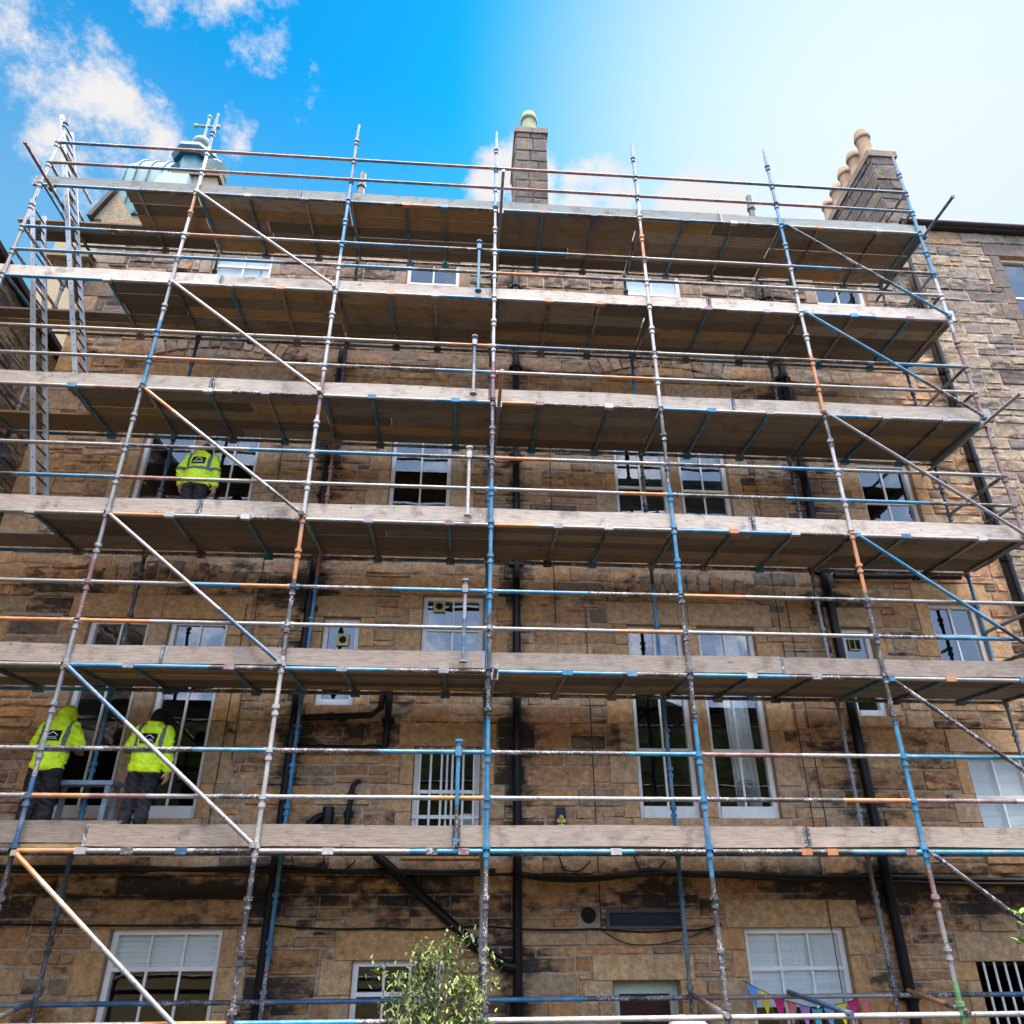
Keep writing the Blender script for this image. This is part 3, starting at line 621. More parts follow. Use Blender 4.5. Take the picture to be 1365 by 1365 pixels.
# ------------------------------------------------------------------ scaffold
sc = thing('scaffolding', 'tube scaffolding with six timber decks, blue, orange and bare steel tubes across the whole facade', 'scaffolding', (0, 0, GZ))
SX = [-7.235, -4.714, -2.187, .320, 2.837, 5.365, 7.904]; LV = [1.85, 3.85, 5.85, 7.85, 9.85, 11.85]; YI = 1.31; RT = .0265
def sections(p0, p1, spec, r=RT, n=10, name='tube', parent=sc, extra=None):
    """spec: string of colour codes laid along the tube in equal lengths"""
    L = (Vector(p1) - Vector(p0)).length; codes = sorted(set(spec)); st = [(0, r)]; mis = []; ns = len(spec)
    for k, c in enumerate(spec): st.append((L * (k + 1) / ns, r)); mis.append(codes.index(c))
    mb = MB(); mb.prof(p0, p1, st, n, 0, mis)
    if extra: extra(mb, codes)
    return mb.build(name, codes, parent)
def standard(x, y, top, spec, z0=GZ + .06):
    """spec: list of (z_top, code) from the ground up; cups every half metre"""
    codes = sorted({c for _, c in spec}); zs = {z0, top} | {s for s, _ in spec if z0 < s < top}
    def code(z):
        for s, c in spec:
            if z < s: return codes.index(c)
        return codes.index(spec[-1][1])
    cups = []; z = .35
    while z < top - .1:
        cups += [(z - .038, .040), (z + .046, .046)]; z += .5
    ev = [(q, RT) for q in zs]
    for q, r_ in cups:
        hgt = .022; ev += [(q - hgt, RT), (q - hgt + .001, r_), (q + hgt, r_), (q + hgt + .001, RT)]
    j = 3.2 + rnd.uniform(-.5, .5)
    ev.sort(); st = [(q - z0, r_) for q, r_ in ev]; mis = [code((ev[i][0] + ev[i + 1][0]) / 2) for i in range(len(ev) - 1)]
    # spigot at the top
    st += [(top - z0 + .001, .019), (top - z0 + .16, .019)]; mis += [mis[-1], mis[-1]]
    mb = MB(); mb.prof((x, y, z0), (x, y, top), st, 12, 0, mis)
    o = mb.build('standard', codes, sc)
    b_ = MB(); b_.box(x - .075, x + .075, y - .075, y + .075, z0 - .055, z0 - .045); b_.tube((x, y, z0 - .05), (x, y, z0 + .12), .018)
    q = b_.build('base_plate', 'G', sc); q.parent = o
    return o
FS = [
 [(GZ + 2, 'D'), (4, 'b'), (13.2, 'G'), (20, 'b')],
 [(1.8, 'D'), (2.6, 'b'), (4.4, 'G'), (5.2, 'P'), (7.9, 'G'), (9.1, 'B'), (10.3, 'G'), (11.3, 'W'), (11.75, 'O'), (13.0, 'G'), (20, 'b')],
 [(1.75, 'D'), (4.0, 'W'), (5.0, 'D'), (5.9, 'O'), (7.5, 'W'), (8.2, 'P'), (10.6, 'W'), (12.3, 'B'), (20, 'b')],
 [(.35, 'B'), (1.7, 'D'), (3.3, 'B'), (4.6, 'D'), (6.5, 'B'), (7.9, 'D'), (8.6, 'P'), (11.0, 'W'), (11.9, 'G'), (12.8, 'B'), (20, 'b')],
 [(1.6, 'D'), (3.3, 'B'), (4.9, 'D'), (6.5, 'B'), (7.8, 'D'), (8.9, 'W'), (10.8, 'W'), (11.6, 'O'), (12.2, 'G'), (20, 'b')],
 [(.6, 'N'), (1.25, 'G'), (1.7, 'P'), (3.3, 'B'), (5.0, 'D'), (5.9, 'O'), (7.3, 'W'), (7.9, 'D'), (9.0, 'O'), (10.2, 'W'), (11.0, 'G'), (12.4, 'B'), (20, 'b')],
 [(5, 'G'), (9.6, 'P'), (10.8, 'W'), (12.6, 'B'), (20, 'b')]]
TOPS = [13.5, 13.75, 13.68, 13.72, 13.68, 13.70, 13.75]
for x, s, t in zip(SX, FS, TOPS): standard(x, 0, t, s)
IS = ['DbG', 'DBDbD', 'DBBODD', 'DWBBDD', 'DBBDBD', 'DGGDDG', 'DDGBDDG']
for k, x in enumerate(SX):
    n = len(IS[k]); standard(x, YI, 12.95 if k in (3, 6) else 11.9 if k != 6 else 12.9, [(GZ + (i + 1) * 14.6 / n, c) for i, c in enumerate(IS[k])])
standard(-7.57, 1.42, 9.6, [(8.6, 'G'), (20, 'P')], 6.0) if False else None
UP = {6: ['bP', 'P', 'bP', 'P', 'Pb', 'b'], 5: ['BD', 'OGG', 'BbD', 'BD', 'G', 'BDD'], 4: ['G', 'G', 'GGGO', 'bD', 'GD', 'DB'], 3: ['G', 'DGB', 'BD', 'OGG', 'DGB', 'G'], 2: ['G', 'GGBO', 'DB', 'BD', 'OGD', 'G'], 1: ['G', 'DDB', 'DB', 'DDB', 'PG', 'B']}
LO = {6: ['Pb', 'P', 'bbP', 'P', 'P', 'Pb'], 5: ['Bb', 'BBD', 'BD', 'OPD', 'DG', 'G'], 4: ['G', 'OGG', 'DDB', 'GGO', 'G', 'G'], 3: ['DB', 'PGG', 'G', 'GGGO', 'DDB', 'BD'], 2: ['GO', 'OGG', 'G', 'GGO', 'G', 'DBB'], 1: ['G', 'OPGD', 'GGGO', 'G', 'DDO', 'PW']}
LE = {6: ['BBD', 'bD', 'bDObD', 'BBDD', 'bD', 'G'], 5: ['BBG', 'G', 'GGB', 'GGD', 'DG', 'bG'], 4: ['GGGP', 'GD', 'GGB', 'ODDD', 'BGG', 'BGGG'], 3: ['G', 'OGD', 'G', 'OGGG', 'BBD', 'G'], 2: ['G', 'BBD', 'BD', 'BBD', 'BD', 'G'], 1: ['D', 'OGGD', 'GGB', 'BBD', 'DDB', 'B']}
codes_r = 'GDBbDGb'
rl = random.Random(21)
for i, z in enumerate(LV):
    k = i + 1
    for b_ in range(6):
        x0, x1 = SX[b_] + .04, SX[b_ + 1] - .04
        def bl(zz):
            def ex(mb, codes):
                for xx in (x0, x1): mb.box(xx - .034, xx + .034, -.013, .013, zz - .034, zz + .034, 0)
            return ex
        sections((x0, 0, z + 1.05), (x1, 0, z + 1.05), UP[k][b_], name='guard_rail', extra=bl(z + 1.05)); sections((x0, 0, z + .55), (x1, 0, z + .55), LO[k][b_], name='guard_rail', extra=bl(z + .55))
        sections((x0, 0, z), (x1, 0, z), LE[k][b_], name='ledger')
        sections((x0, YI, z), (x1, YI, z), ''.join(rl.choice('DDbDBD') for _ in range(2)), name='ledger')
    for x in (SX[0], SX[6]):     # end rails
        for dz in (.55, 1.05): sections((x, .04, z + dz), (x, YI - .04, z + dz), rl.choice(['D', 'G', 'DG']), name='end_rail')
for b_, (s, t) in enumerate(zip(['G', 'GGO', 'BD', 'W', 'W', 'GGB'], ['G', 'bD', 'bbD', 'BD', 'PG', 'Db'])):
    x0, x1 = SX[b_] + .04, SX[b_ + 1] - .04
    sections((x0, 0, .30), (x1, 0, .30), s, name='ledger'); sections((x0, YI, .30), (x1, YI, .30), t, name='ledger')
for xi, xo, s in ((4.08, 4.11, 'b'), (5.60, 5.37, 'OOD'), (2.86, 2.80, 'PG'), (-4.76, -4.49, 'bG')):
    sections((xi, YI + .1, .335), (xo, -.12, .335), s, name='bridging_tube')
# diagonal braces
BR = {1: {6: 'G', 5: 'W', 4: 'OWGGD', 3: 'GGb', 2: 'bGG', 1: 'OCCGGGGG'}, 5: {6: 'DDB', 5: 'BBD', 4: 'G', 3: 'BBD', 2: 'DDB', 1: 'D'}}
for b_, dct in BR.items():
    for k, s in dct.items():
        z1 = LV[k - 1]; z0 = LV[k - 2] if k > 1 else -.15
        p0 = Vector((SX[b_] + .05, -.06, z1 - .02)); p1 = Vector((SX[b_ + 1] - .02, -.06, z0 + .06))
        def ex(mb, codes, p0=p0, p1=p1):
            for p in (p0, p1): mb.box(p.x - .03, p.x + .03, -.085, -.02, p.z - .028, p.z + .028, 0)
        sections(p0, p1, s, .025, name='diagonal_brace', extra=ex)
# transoms with hook plates on the ledger
rt_ = random.Random(5)
def transom(x, z, flare=True, ya=-.03, yb=YI + .05, spec=None, plate=None):
    s = spec or ''.join(rt_.choice('BbDBBG') for _ in range(2)); codes = sorted(set(s))
    pc = plate or rt_.choice('WBOWPbG')
    if pc not in codes: codes.append(pc)
    mb = MB(); L = yb - ya; zt = z + .0
    mb.box(x - .024, x + .024, .02, YI - .02, z - .022, z + .030, codes.index(s[0])) if False else None
    mb.prof((x, .03, z + .006), (x, YI - .03, z + .006), [(0, .022), (L / 2, .022), (YI - .06, .022)], 10, 0, [codes.index(s[0]), codes.index(s[-1])])
    if flare:
        mb.box(x - .062, x + .062, -.034, .03, z - .030, z + .036, codes.index(pc)); mb.box(x - .062, x + .062, YI - .03, YI + .034, z - .05, z + .036, codes.index(s[-1]))
    mb.build('transom', codes, sc)
PL = {3: 'WPWOO', 2: 'WWWWP'}
for i, z in enumerate(LV):
    for b_ in range(6):
        transom(SX[b_] + .05, z, False)
        if i == 0: continue
        fr_ = (.62,) if b_ == 0 else (.33 + rt_.uniform(-.06, .06), .70 + rt_.uniform(-.08, .08))
        for t in fr_: transom(SX[b_] + 2.52 * t, z)
    transom(SX[6] - .05, z, False)
for x, pc in ((SX[1] + .7, 'W'), (SX[1] + 1.18, 'D'), (SX[1] + 1.75, 'b'), (SX[2] + .78, 'W'), (SX[3] - .6, 'D'), (SX[3] - .25, 'P'), (SX[3] + 1.45, 'W'), (SX[4] + 1.12, 'O'), (SX[4] + 1.42, 'O'), (SX[5] - .18, 'P')):
    b2 = MB(); b2.box(x - .06, x + .06, -.036, .03, LV[0] - .033, LV[0] + .034); b2.build('transom_hook', pc, sc)
# tie tubes sticking out towards the garden
for x, z, y0, s in ((SX[6] + .06, 11.79, -.86, 'b'), (SX[6] - .05, 7.79, -.84, 'G'), (SX[3] + .09, 7.79, -.84, 'GGGO'), (SX[3] + .07, 3.79, -.52, 'G'), (SX[0] + .2, 11.79, -.85, 'DDP'), (SX[3] + .09, 11.79, -.84, 'G')):
    def ex(mb, codes, x=x, z=z, y0=y0):
        mb.prof((x, y0 - .004, z), (x, y0 + .02, z), [(0, .033), (.024, .033)], 12, 0); mb.box(x - .045, x + .045, -.045, .04, z - .045, z + .045, 0)
    sections((x, YI + .3, z), (x, y0, z), s, .0265, name='tie_tube', extra=ex)
sections((8.87 - .03, YW - .25, 8.9), (SX[6], YI, 8.9), 'BG', name='tie_tube')
# short gate posts beside the centre standard
for k, z, x, s in ((5, 9.85, .06, 'B'), (4, 7.85, .03, 'Gb'), (3, 5.85, .0, 'W'), (2, 3.85, .0, 'bG'), (1, 1.85, -.02, 'DBB')):
    def ex(mb, codes, x=x, z=z):
        mb.prof((x, -.05, z + 1.16), (x, -.05, z + 1.185), [(0, .05), (.025, .05)], 12, 0); mb.prof((x, -.05, z + .10), (x, -.05, z + .125), [(0, .055), (.025, .055)], 12, 0)
        mb.box(x - .035, x + .035, -.09, .03, z + 1.0, z + 1.1, 0)
    sections((x, -.05, z + .12), (x, -.05, z + 1.18), s, .024, name='gate_post', extra=ex)
# decks
rp = random.Random(13)
def plank_tone(dark=1.):
    c = rp.choice([(.24, .19, .15), (.19, .155, .125), (.28, .205, .14), (.13, .108, .09), (.36, .24, .12), (.20, .165, .14), (.27, .235, .20)]); k = rp.uniform(.5, 1.0) * dark
    return (c[0] * k, c[1] * k, c[2] * k, 0)
HX = [-5.72, -5.71, -5.74, -5.77, -5.68, -5.90]
for i, z in enumerate(LV):
    for b_ in range(6):
        xa, xb = SX[b_] + (.0 if b_ else -.80), SX[b_ + 1] + (.0 if b_ < 5 else .12)
        mb = MB(); pw = .228; y = .075
        for p in range(5):
            x0 = xa + rp.uniform(-.012, .012) + .006; x1 = xb + rp.uniform(-.012, .012) - .006
            if b_ == 0 and p < 3: x0 = HX[i] + rp.uniform(-.03, .03)
            cut = x0 + (x1 - x0) * rp.uniform(.35, .65) if rp.random() < .25 else None
            dz = rp.uniform(-.003, .003); gap = rp.choice((.002, .003, .004, .006, .014)) - .010
            for a, c in (((x0, cut - .006), (cut + .006, x1)) if cut else ((x0, x1),)):
                mb.box(a, c, y, y + pw - gap, z + .031 + dz, z + .069 + dz, 0, plank_tone())
            y += pw + .012
        mb.build('deck', 'plank', sc)
# toe boards: breaks along x
TB = {6: [-7.4, -3.0, .30, 4.3, 8.1], 5: [-7.6, -4.0, .28, 3.85, 8.1], 4: [-7.6, -3.76, .30, 3.97, 8.12], 3: [-7.6, -3.57, .30, 3.98, 8.15], 2: [-7.6, -3.62, .28, 4.05, 8.15], 1: [-7.6, -4.05, -.02, 4.02, 8.15]}
TONE = {6: (.25, .27, .255), 5: (.56, .49, .42), 4: (.50, .435, .37), 3: (.47, .405, .345), 2: (.33, .27, .225), 1: (.31, .25, .20)}
for k, xs in TB.items():
    z = LV[k - 1]
    for q in range(len(xs) - 1):
        c = TONE[k]; f_ = rp.uniform(.74, 1.12); lift = .03 if (k, q) == (1, 0) else rp.uniform(0, .012)
        mb = MB(); t = rp.uniform(-.012, .012) + (.03 if (k, q) == (1, 0) else 0); n = 8
        x0, x1 = xs[q] + rp.uniform(.004, .014), xs[q + 1] - rp.uniform(.004, .014)
        if (k, q) == (1, 0): x1 += .35
        yo = .034 if (k, q) != (1, 0) else .074
        hh = .215 + rp.uniform(-.006, .008)
        R = []
        for s in range(n + 1):
            x = x0 + (x1 - x0) * s / n; zz = z + .042 + lift + t * (s / n - .5) + .006 * math.sin(s * 1.1 + k * 2 + q); yy = yo + .007 * math.sin(s * .9 + q * 2 + k)
            R.append([(x, yy, zz), (x, yy, zz + hh), (x, yy + .036, zz + hh), (x, yy + .036, zz)])
        mb.rings(R, 0, False, True, None, (c[0] * f_, c[1] * f_, c[2] * f_, 0))
        for e_, sg in ((0, 1), (n, -1)):
            p_ = R[e_]; xa_, xb_ = sorted((p_[0][0] - sg * .002, p_[0][0] + sg * .035)); mb.box(xa_, xb_, p_[0][1] - .003, p_[3][1] + .003, p_[0][2] - .002, p_[1][2] + .002, 1)
        mb.build('toe_board', ['plank', 'D' if rp.random() < .5 else 'G'], sc)
for (x, k) in ((SX[6], 6), (SX[6], 5), (SX[6], 4), (SX[6], 3)):
    pass

# ------------------------------------------------------------------ ladders
def ladder(label, a0, a1, b0, b1):
    t = thing('ladder', label, 'ladder', tuple(a1), 'aluminium access ladders')
    for p, q in ((a0, a1), (b0, b1)):
        p, q = Vector(p), Vector(q); d = (p - q).normalized(); w_ = Vector((0, 1, 0)); w_ = (w_ - d * w_.dot(d)).normalized(); u = d.cross(w_)
        hx, hy = u * .036, w_ * .014
        mb = MB(); mb.hexa([tuple(c + s1 * hx + s2 * hy) for c in (q, p) for s1, s2 in ((-1, -1), (1, -1), (1, 1), (-1, 1))])
        o = mb.build('stile', 'alu', t)
        if Vector(p).y < .5:
            mb = MB(); L = (p - q).length; s = .2
            while s < L: c = q + d * s; mb.tube(c - w_ * .0145, c - w_ * .017, .012, n=8); s += .254
            o2 = mb.build('rung_end', 'greybox', t)
    L = (Vector(a0) - Vector(a1)).length; n = int(L / .254); s = .2
    for k in range(n):
        f_ = (.2 + k * .254) / L
        if f_ > .98: break
        p = Vector(a1).lerp(Vector(a0), f_); q = Vector(b1).lerp(Vector(b0), f_)
        mb = MB(); mb.tube(p, q, .015, n=8); mb.build('rung', 'greybox', t)
ladder('grey aluminium ladder rising above the top deck, bottom end two decks down', (-7.66, .36, 14.1), (-5.80, .36, 7.93), (-7.66, .72, 14.1), (-5.80, .72, 7.93))
ladder('lower of two grey aluminium ladders, its top just above the second highest deck', (-7.55, .36, 11.9), (-5.85, .36, 5.93), (-7.55, .72, 11.9), (-5.85, .72, 5.93))

# ------------------------------------------------------------------ people
def remeshed(mb, name, m_, parent, voxel, smooth=4, crease=0.):
    o = mb.build(name, m_, parent)
    r = o.modifiers.new('r', 'REMESH'); r.mode = 'VOXEL'; r.voxel_size = voxel; r.use_smooth_shade = True
    if smooth: s = o.modifiers.new('s', 'SMOOTH'); s.factor = .5; s.iterations = smooth
    bpy.context.view_layer.update(); dg = bpy.context.evaluated_depsgraph_get()
    me = bpy.data.meshes.new_from_object(o.evaluated_get(dg)); o.modifiers.clear(); old = o.data; o.data = me; bpy.data.meshes.remove(old); me.name = name
    if crease:
        ns = [v.normal.copy() for v in me.vertices]
        for v, n_ in zip(me.vertices, ns):
            c_ = v.co; q = noise.noise((c_.x * 7 + 3, c_.y * 7, c_.z * 15 + c_.x * 8)); q2 = noise.noise((c_.x * 16, c_.y * 16 + 9, c_.z * 22 - c_.x * 12))
            v.co = c_ + n_ * crease * ((.35 - abs(q) * 1.6) + .5 * (.3 - abs(q2)))
        me.update()
    return o
def ell(mb, rings, n=20):
    """rings: (x, y, z, rx, ry)"""
    mb.rings([[(x + rx * math.cos(2 * PI * i / n), y + ry * math.sin(2 * PI * i / n), z) for i in range(n)] for x, y, z, rx, ry in rings])
def hand(mb, w_, d, pal, side, curl=.6):
    """w_: wrist, d: direction to the fingers, pal: palm normal"""
    w_ = Vector(w_); d = Vector(d).normalized(); pal = Vector(pal); pal = (pal - d * pal.dot(d)).normalized(); s = d.cross(pal) * side
    c = w_ + d * .05
    for t in (-.026, 0, .026): mb.limb([w_ + s * t * .6, c + s * t, w_ + d * .088 + s * t], [.019, .019, .015], 8)
    for k, (t, L) in enumerate(((-.033, .064), (-.011, .076), (.011, .082), (.032, .074))):
        b0 = w_ + d * .085 + s * t; b1 = b0 + (d * math.cos(curl * .5) + pal * math.sin(curl * .5)) * L * .5
        b2 = b1 + (d * math.cos(curl * 1.4) + pal * math.sin(curl * 1.4)) * L * .5; mb.limb([b0, b1, b2], [.0095, .009, .0075], 8)
    b0 = w_ + d * .025 + s * .03; b1 = b0 + (d * .6 + s * .7 + pal * .35).normalized() * .042; b2 = b1 + (d * .9 + s * .1 + pal * .4).normalized() * .03; mb.limb([b0, b1, b2], [.013, .011, .009], 8)
def person(label, loc, hgt, arms, lean, headt, legs, trousers, head, hood=False):
    P = thing('person', label, 'person', loc)
    X, Y, Z = loc; k = hgt / 1.70
    def W(p): return (X + p[0] * k, Y + p[1] * k, Z + p[2] * k)
    def Ws(ps): return [W(p) for p in ps]
    # spine points (local): hips at z .9, chest leans forward
    ly = lean; hy = headt
    sh = [(-.185, ly, 1.385), (.185, ly, 1.385)]
    hc = (head[0], ly + hy, 1.575 - abs(hy) * .45)
    body = MB()
    ell(body, [(*W((0, 0, .82)), .13 * k, .09 * k), (*W((0, 0, .95)), .15 * k, .105 * k), (*W((0, ly * .4, 1.1)), .14 * k, .095 * k), (*W((0, ly * .8, 1.28)), .165 * k, .11 * k), (*W((0, ly, 1.38)), .15 * k, .085 * k), (*W((0, ly + hy * .3, 1.44)), .06 * k, .06 * k)])
    body.limb(Ws([(0, ly + hy * .2, 1.40), (hc[0] * .7, ly + hy * .7, 1.50)]), [.06 * k, .055 * k])
    body.ball(W(hc), (.076 * k, .095 * k, .115 * k), 16)
    fd = Vector((0, math.cos(hy * 2.2), -math.sin(hy * 2.2))); u = Vector((0, -fd.z, fd.y)); c = Vector(hc)
    body.ball(W(c + fd * .045 - u * .055), (.052 * k, .055 * k, .06 * k), 12)                                   # jaw
    body.limb(Ws([c + fd * .092 + u * .012, c + fd * .112 - u * .025]), [.011, .016], 8)                         # nose
    for s in (-1, 1):
        ex = Vector((s, 0, 0))
        body.ball(W(c + ex * .076 - fd * .005 - u * .01), (.012, .024, .034), 10)                               # ear
        body.ball(W(c + ex * .031 + fd * .083 + u * .012), .013, 8)                                             # eye
    body.limb(Ws([c + fd * .098 - u * .05 + Vector((-.022, 0, 0)), c + fd * .098 - u * .05 + Vector((.022, 0, 0))]), [.009, .009], 8)   # mouth
    for s, (a, l) in enumerate(zip(arms, legs)):
        e, w_, dd, pal = a
        body.limb(Ws([sh[s], e, w_]), [.05 * k, .042 * k, .029 * k]); hand(body, W(w_), dd, pal, 1 if s == 0 else -1)
        hx = -.09 if s == 0 else .09
        body.limb(Ws([(hx, 0, .88), l[0], l[1]]), [.075 * k, .05 * k, .04 * k]); body.limb(Ws([l[1], (l[1][0], l[1][1] + .12, .05)]), [.045 * k, .04 * k])
    remeshed(body, 'body', 'skin', P, .0075, 2)
    jk = MB()
    ell(jk, [(*W((0, -.005, .845)), .190 * k, .135 * k), (*W((0, 0, .90)), .205 * k, .15 * k), (*W((0, ly * .3, 1.02)), .205 * k, .148 * k), (*W((0, ly * .7, 1.2)), .215 * k, .148 * k), (*W((0, ly * .95, 1.33)), .212 * k, .135 * k), (*W((0, ly, 1.415)), .165 * k, .105 * k), (*W((0, ly + hy * .15, 1.465)), .09 * k, .085 * k), (*W((0, ly + hy * .25, 1.50)), .078 * k, .078 * k)])
    for s, a in enumerate(arms):
        e, w_, dd, pal = a; w2 = Vector(w_).lerp(Vector(e), .12)
        s0 = (sh[s][0] * .93, sh[s][1], sh[s][2] - .012)
        jk.limb(Ws([s0, e, w2]), [.082 * k, .068 * k, .056 * k], 14)
    if hood:
        jk.ball(W((hc[0], hc[1] - .012, hc[2] + .005)), (.112 * k, .122 * k, .142 * k), 16); jk.limb(Ws([(0, ly, 1.42), (hc[0], ly + hy * .7, 1.53)]), [.12 * k, .10 * k])
    else:
        jk.limb(Ws([(-.05, ly + hy * .1 - .05, 1.455), (.05, ly + hy * .1 - .05, 1.455)]), [.045 * k, .045 * k])
    jo = remeshed(jk, 'jacket', 'jacket', P, .011, 5, .022)
    tr = MB()
    ell(tr, [(*W((0, 0, .80)), .165 * k, .125 * k), (*W((0, 0, .90)), .17 * k, .125 * k), (*W((0, 0, .98)), .155 * k, .115 * k)])
    for s, l in enumerate(legs):
        hx = -.088 if s == 0 else .088
        tr.limb(Ws([(hx, -.005, .84), (l[0][0], l[0][1], l[0][2]), (l[1][0], l[1][1], l[1][2])]), [(.118 if hood else .105) * k, (.10 if hood else .085) * k, (.088 if hood else .078) * k], 14)
        for zz in (.30, .22): f_ = (zz - l[1][2]) / (l[0][2] - l[1][2]); c2 = Vector(l[1]).lerp(Vector(l[0]), f_); tr.ball(W(c2), (.082 * k, .082 * k, .025 * k), 12)
    remeshed(tr, 'trousers', trousers, P, .011, 4, .02)
    for l in legs:
        bt = MB(); a = Vector(l[1]); bt.limb(Ws([(a.x, a.y - .01, .13), (a.x, a.y - .01, .06)]), [.052 * k, .05 * k]); bt.limb(Ws([(a.x, a.y - .03, .046), (a.x, a.y + .15, .04)]), [.045 * k, .038 * k])
        bt.box(*[v for pr in zip(W((a.x - .048, a.y - .085, .0)), W((a.x + .048, a.y + .195, .02))) for v in pr])
        remeshed(bt, 'boot', 'boot', P, .009, 2)
    if not hood:
        ht = MB(); cc = c + Vector((0, -.012, .025))
        ht.rings([[W((cc.x + .092 * s_ * math.cos(2 * PI * i / 18), cc.y + .112 * s_ * math.sin(2 * PI * i / 18), cc.z + zz - (.0 if True else 0))) for i in range(18)] for s_, zz in ((1.0, -.06), (1.06, -.055), (1.08, -.02), (1.0, .03), (.82, .075), (.5, .105), (.12, .117))])
        ht.build('beanie', 'hat', P)
    # printed patch on the back, wrapped on the jacket
    bv = BVHTree.FromPolygons([tuple(v.co) for v in jo.data.vertices], [tuple(p.vertices) for p in jo.data.polygons])
    def hit(x, z):
        h_ = bv.ray_cast(Vector((x * k, -1, z * k)), Vector((0, 1, 0))); return h_[0].y if h_[0] else ly * k - .1
    hc4 = [[hit(x, z) for x in (-.1, 0, .1)] for z in (1.2, 1.265, 1.33)]; mid = (hc4[1][1] + hc4[0][1] + hc4[2][1]) / 3
    def onback(x, z, off):
        u_, v_ = x / .1, (z - 1.265) / .065; ed = [(hc4[j][0] + hc4[j][2]) / 2 for j in (0, 2)]; e_ = ed[0] + (ed[1] - ed[0]) * (v_ + 1) / 2
        return (X + x * k, Y + mid + (e_ - mid) * u_ * u_ + (hc4[2][1] - hc4[0][1]) * .5 * v_ * (1 - u_ * u_) - .008 - off, Z + z * k)
    def patch(name, x0, x1, z0, z1, off, m_, nx=8, nz=5, f_=lambda x: 0, par=None):
        mb = MB(); F = [[onback(x0 + (x1 - x0) * i / nx, z0 + (z1 - z0) * j / nz + f_(x0 + (x1 - x0) * i / nx), off) for i in range(nx + 1)] for j in range(nz + 1)]
        B_ = [[(p[0], p[1] + .002, p[2]) for p in r_] for r_ in F]; n = nx + 1
        V = [p for r_ in F for p in r_] + [p for r_ in B_ for p in r_]; o = n * (nz + 1); fs = []
        for j in range(nz):
            for i in range(nx): a = j * n + i; fs += [(a, a + 1, a + n + 1, a + n), (o + a, o + a + n, o + a + n + 1, o + a + 1)]
        rim = list(range(n)) + [j * n + nx for j in range(1, nz + 1)] + [nz * n + i for i in range(nx - 1, -1, -1)] + [j * n for j in range(nz - 1, 0, -1)]
        for q in range(len(rim)): a, b_ = rim[q], rim[(q + 1) % len(rim)]; fs.append((a, o + a, o + b_, b_))
        mb.add(V, fs); ob = mb.build(name, m_, P)
        if par: ob.parent = par; ob.location = (0, 0, 0)
        return ob
    lg = patch('logo_patch', -.102, .102, 1.20, 1.325, .006, 'hat')
    roofl = lambda x: .045 - abs(x - .012) * .75 if abs(x - .012) < .062 else 0
    patch('logo_mark', -.05, .074, 1.258, 1.268, .009, 'print', 12, 1, lambda x: .042 - abs(x - .012) * .7, lg)
    for z_, xs in ((1.236, [-.062, -.044, -.03, -.012, .004, .02, .036, .052]), (1.216, [-.075, -.058, -.04, -.022, -.004, .014, .034, .05, .066])):
        mb = MB()
        for x in xs: p = onback(x, z_, .010); mb.box(p[0], p[0] + .010 * k, p[1], p[1] + .003, p[2], p[2] + .010 * k)
        o = mb.build('logo_lettering', 'print', P); o.parent = lg
    return P
ST = [((-.10, .015, .48), (-.105, 0, .12)), ((.10, .02, .48), (.11, -.01, .12))]
ST2 = [((-.11, .02, .48), (-.125, 0, .12)), ((.075, .02, .48), (.07, -.01, .12))]
person('worker with yellow hood up and paint-spattered trousers, leaning to the left ground-floor window', (-5.02, .80, LV[0] + .07), 1.66,
       [((-.255, .06, 1.14), (-.17, .28, 1.12), (.3, 1, .1), (.4, 0, -1)), ((.31, .06, 1.14), (.20, .27, 1.12), (-.3, 1, .1), (-.4, 0, -1))], .07, .09, ST, 'trouser_paint', (.015,), True)
person('worker in black beanie and charcoal trousers, right arm hanging, beside the hooded worker', (-3.86, .80, LV[0] + .07), 1.63,
       [((-.27, .03, 1.14), (-.20, .24, 1.06), (.3, 1, -.1), (.4, 0, -1)), ((.255, .0, 1.12), (.275, .04, .87), (.02, .12, -1), (-1, .2, 0))], .06, .08, ST2, 'trouser', (.0,))
person('lone worker on the higher deck in black cap and black trousers, both arms hanging', (-4.00, .80, LV[2] + .07), 1.60,
       [((-.275, -.01, 1.12), (-.26, .06, .88), (.05, .15, -1), (1, .2, 0)), ((.275, -.01, 1.12), (.27, .05, .87), (-.05, .12, -1), (-1, .2, 0))], .05, .09, ST, 'trouser_dark', (.0,))

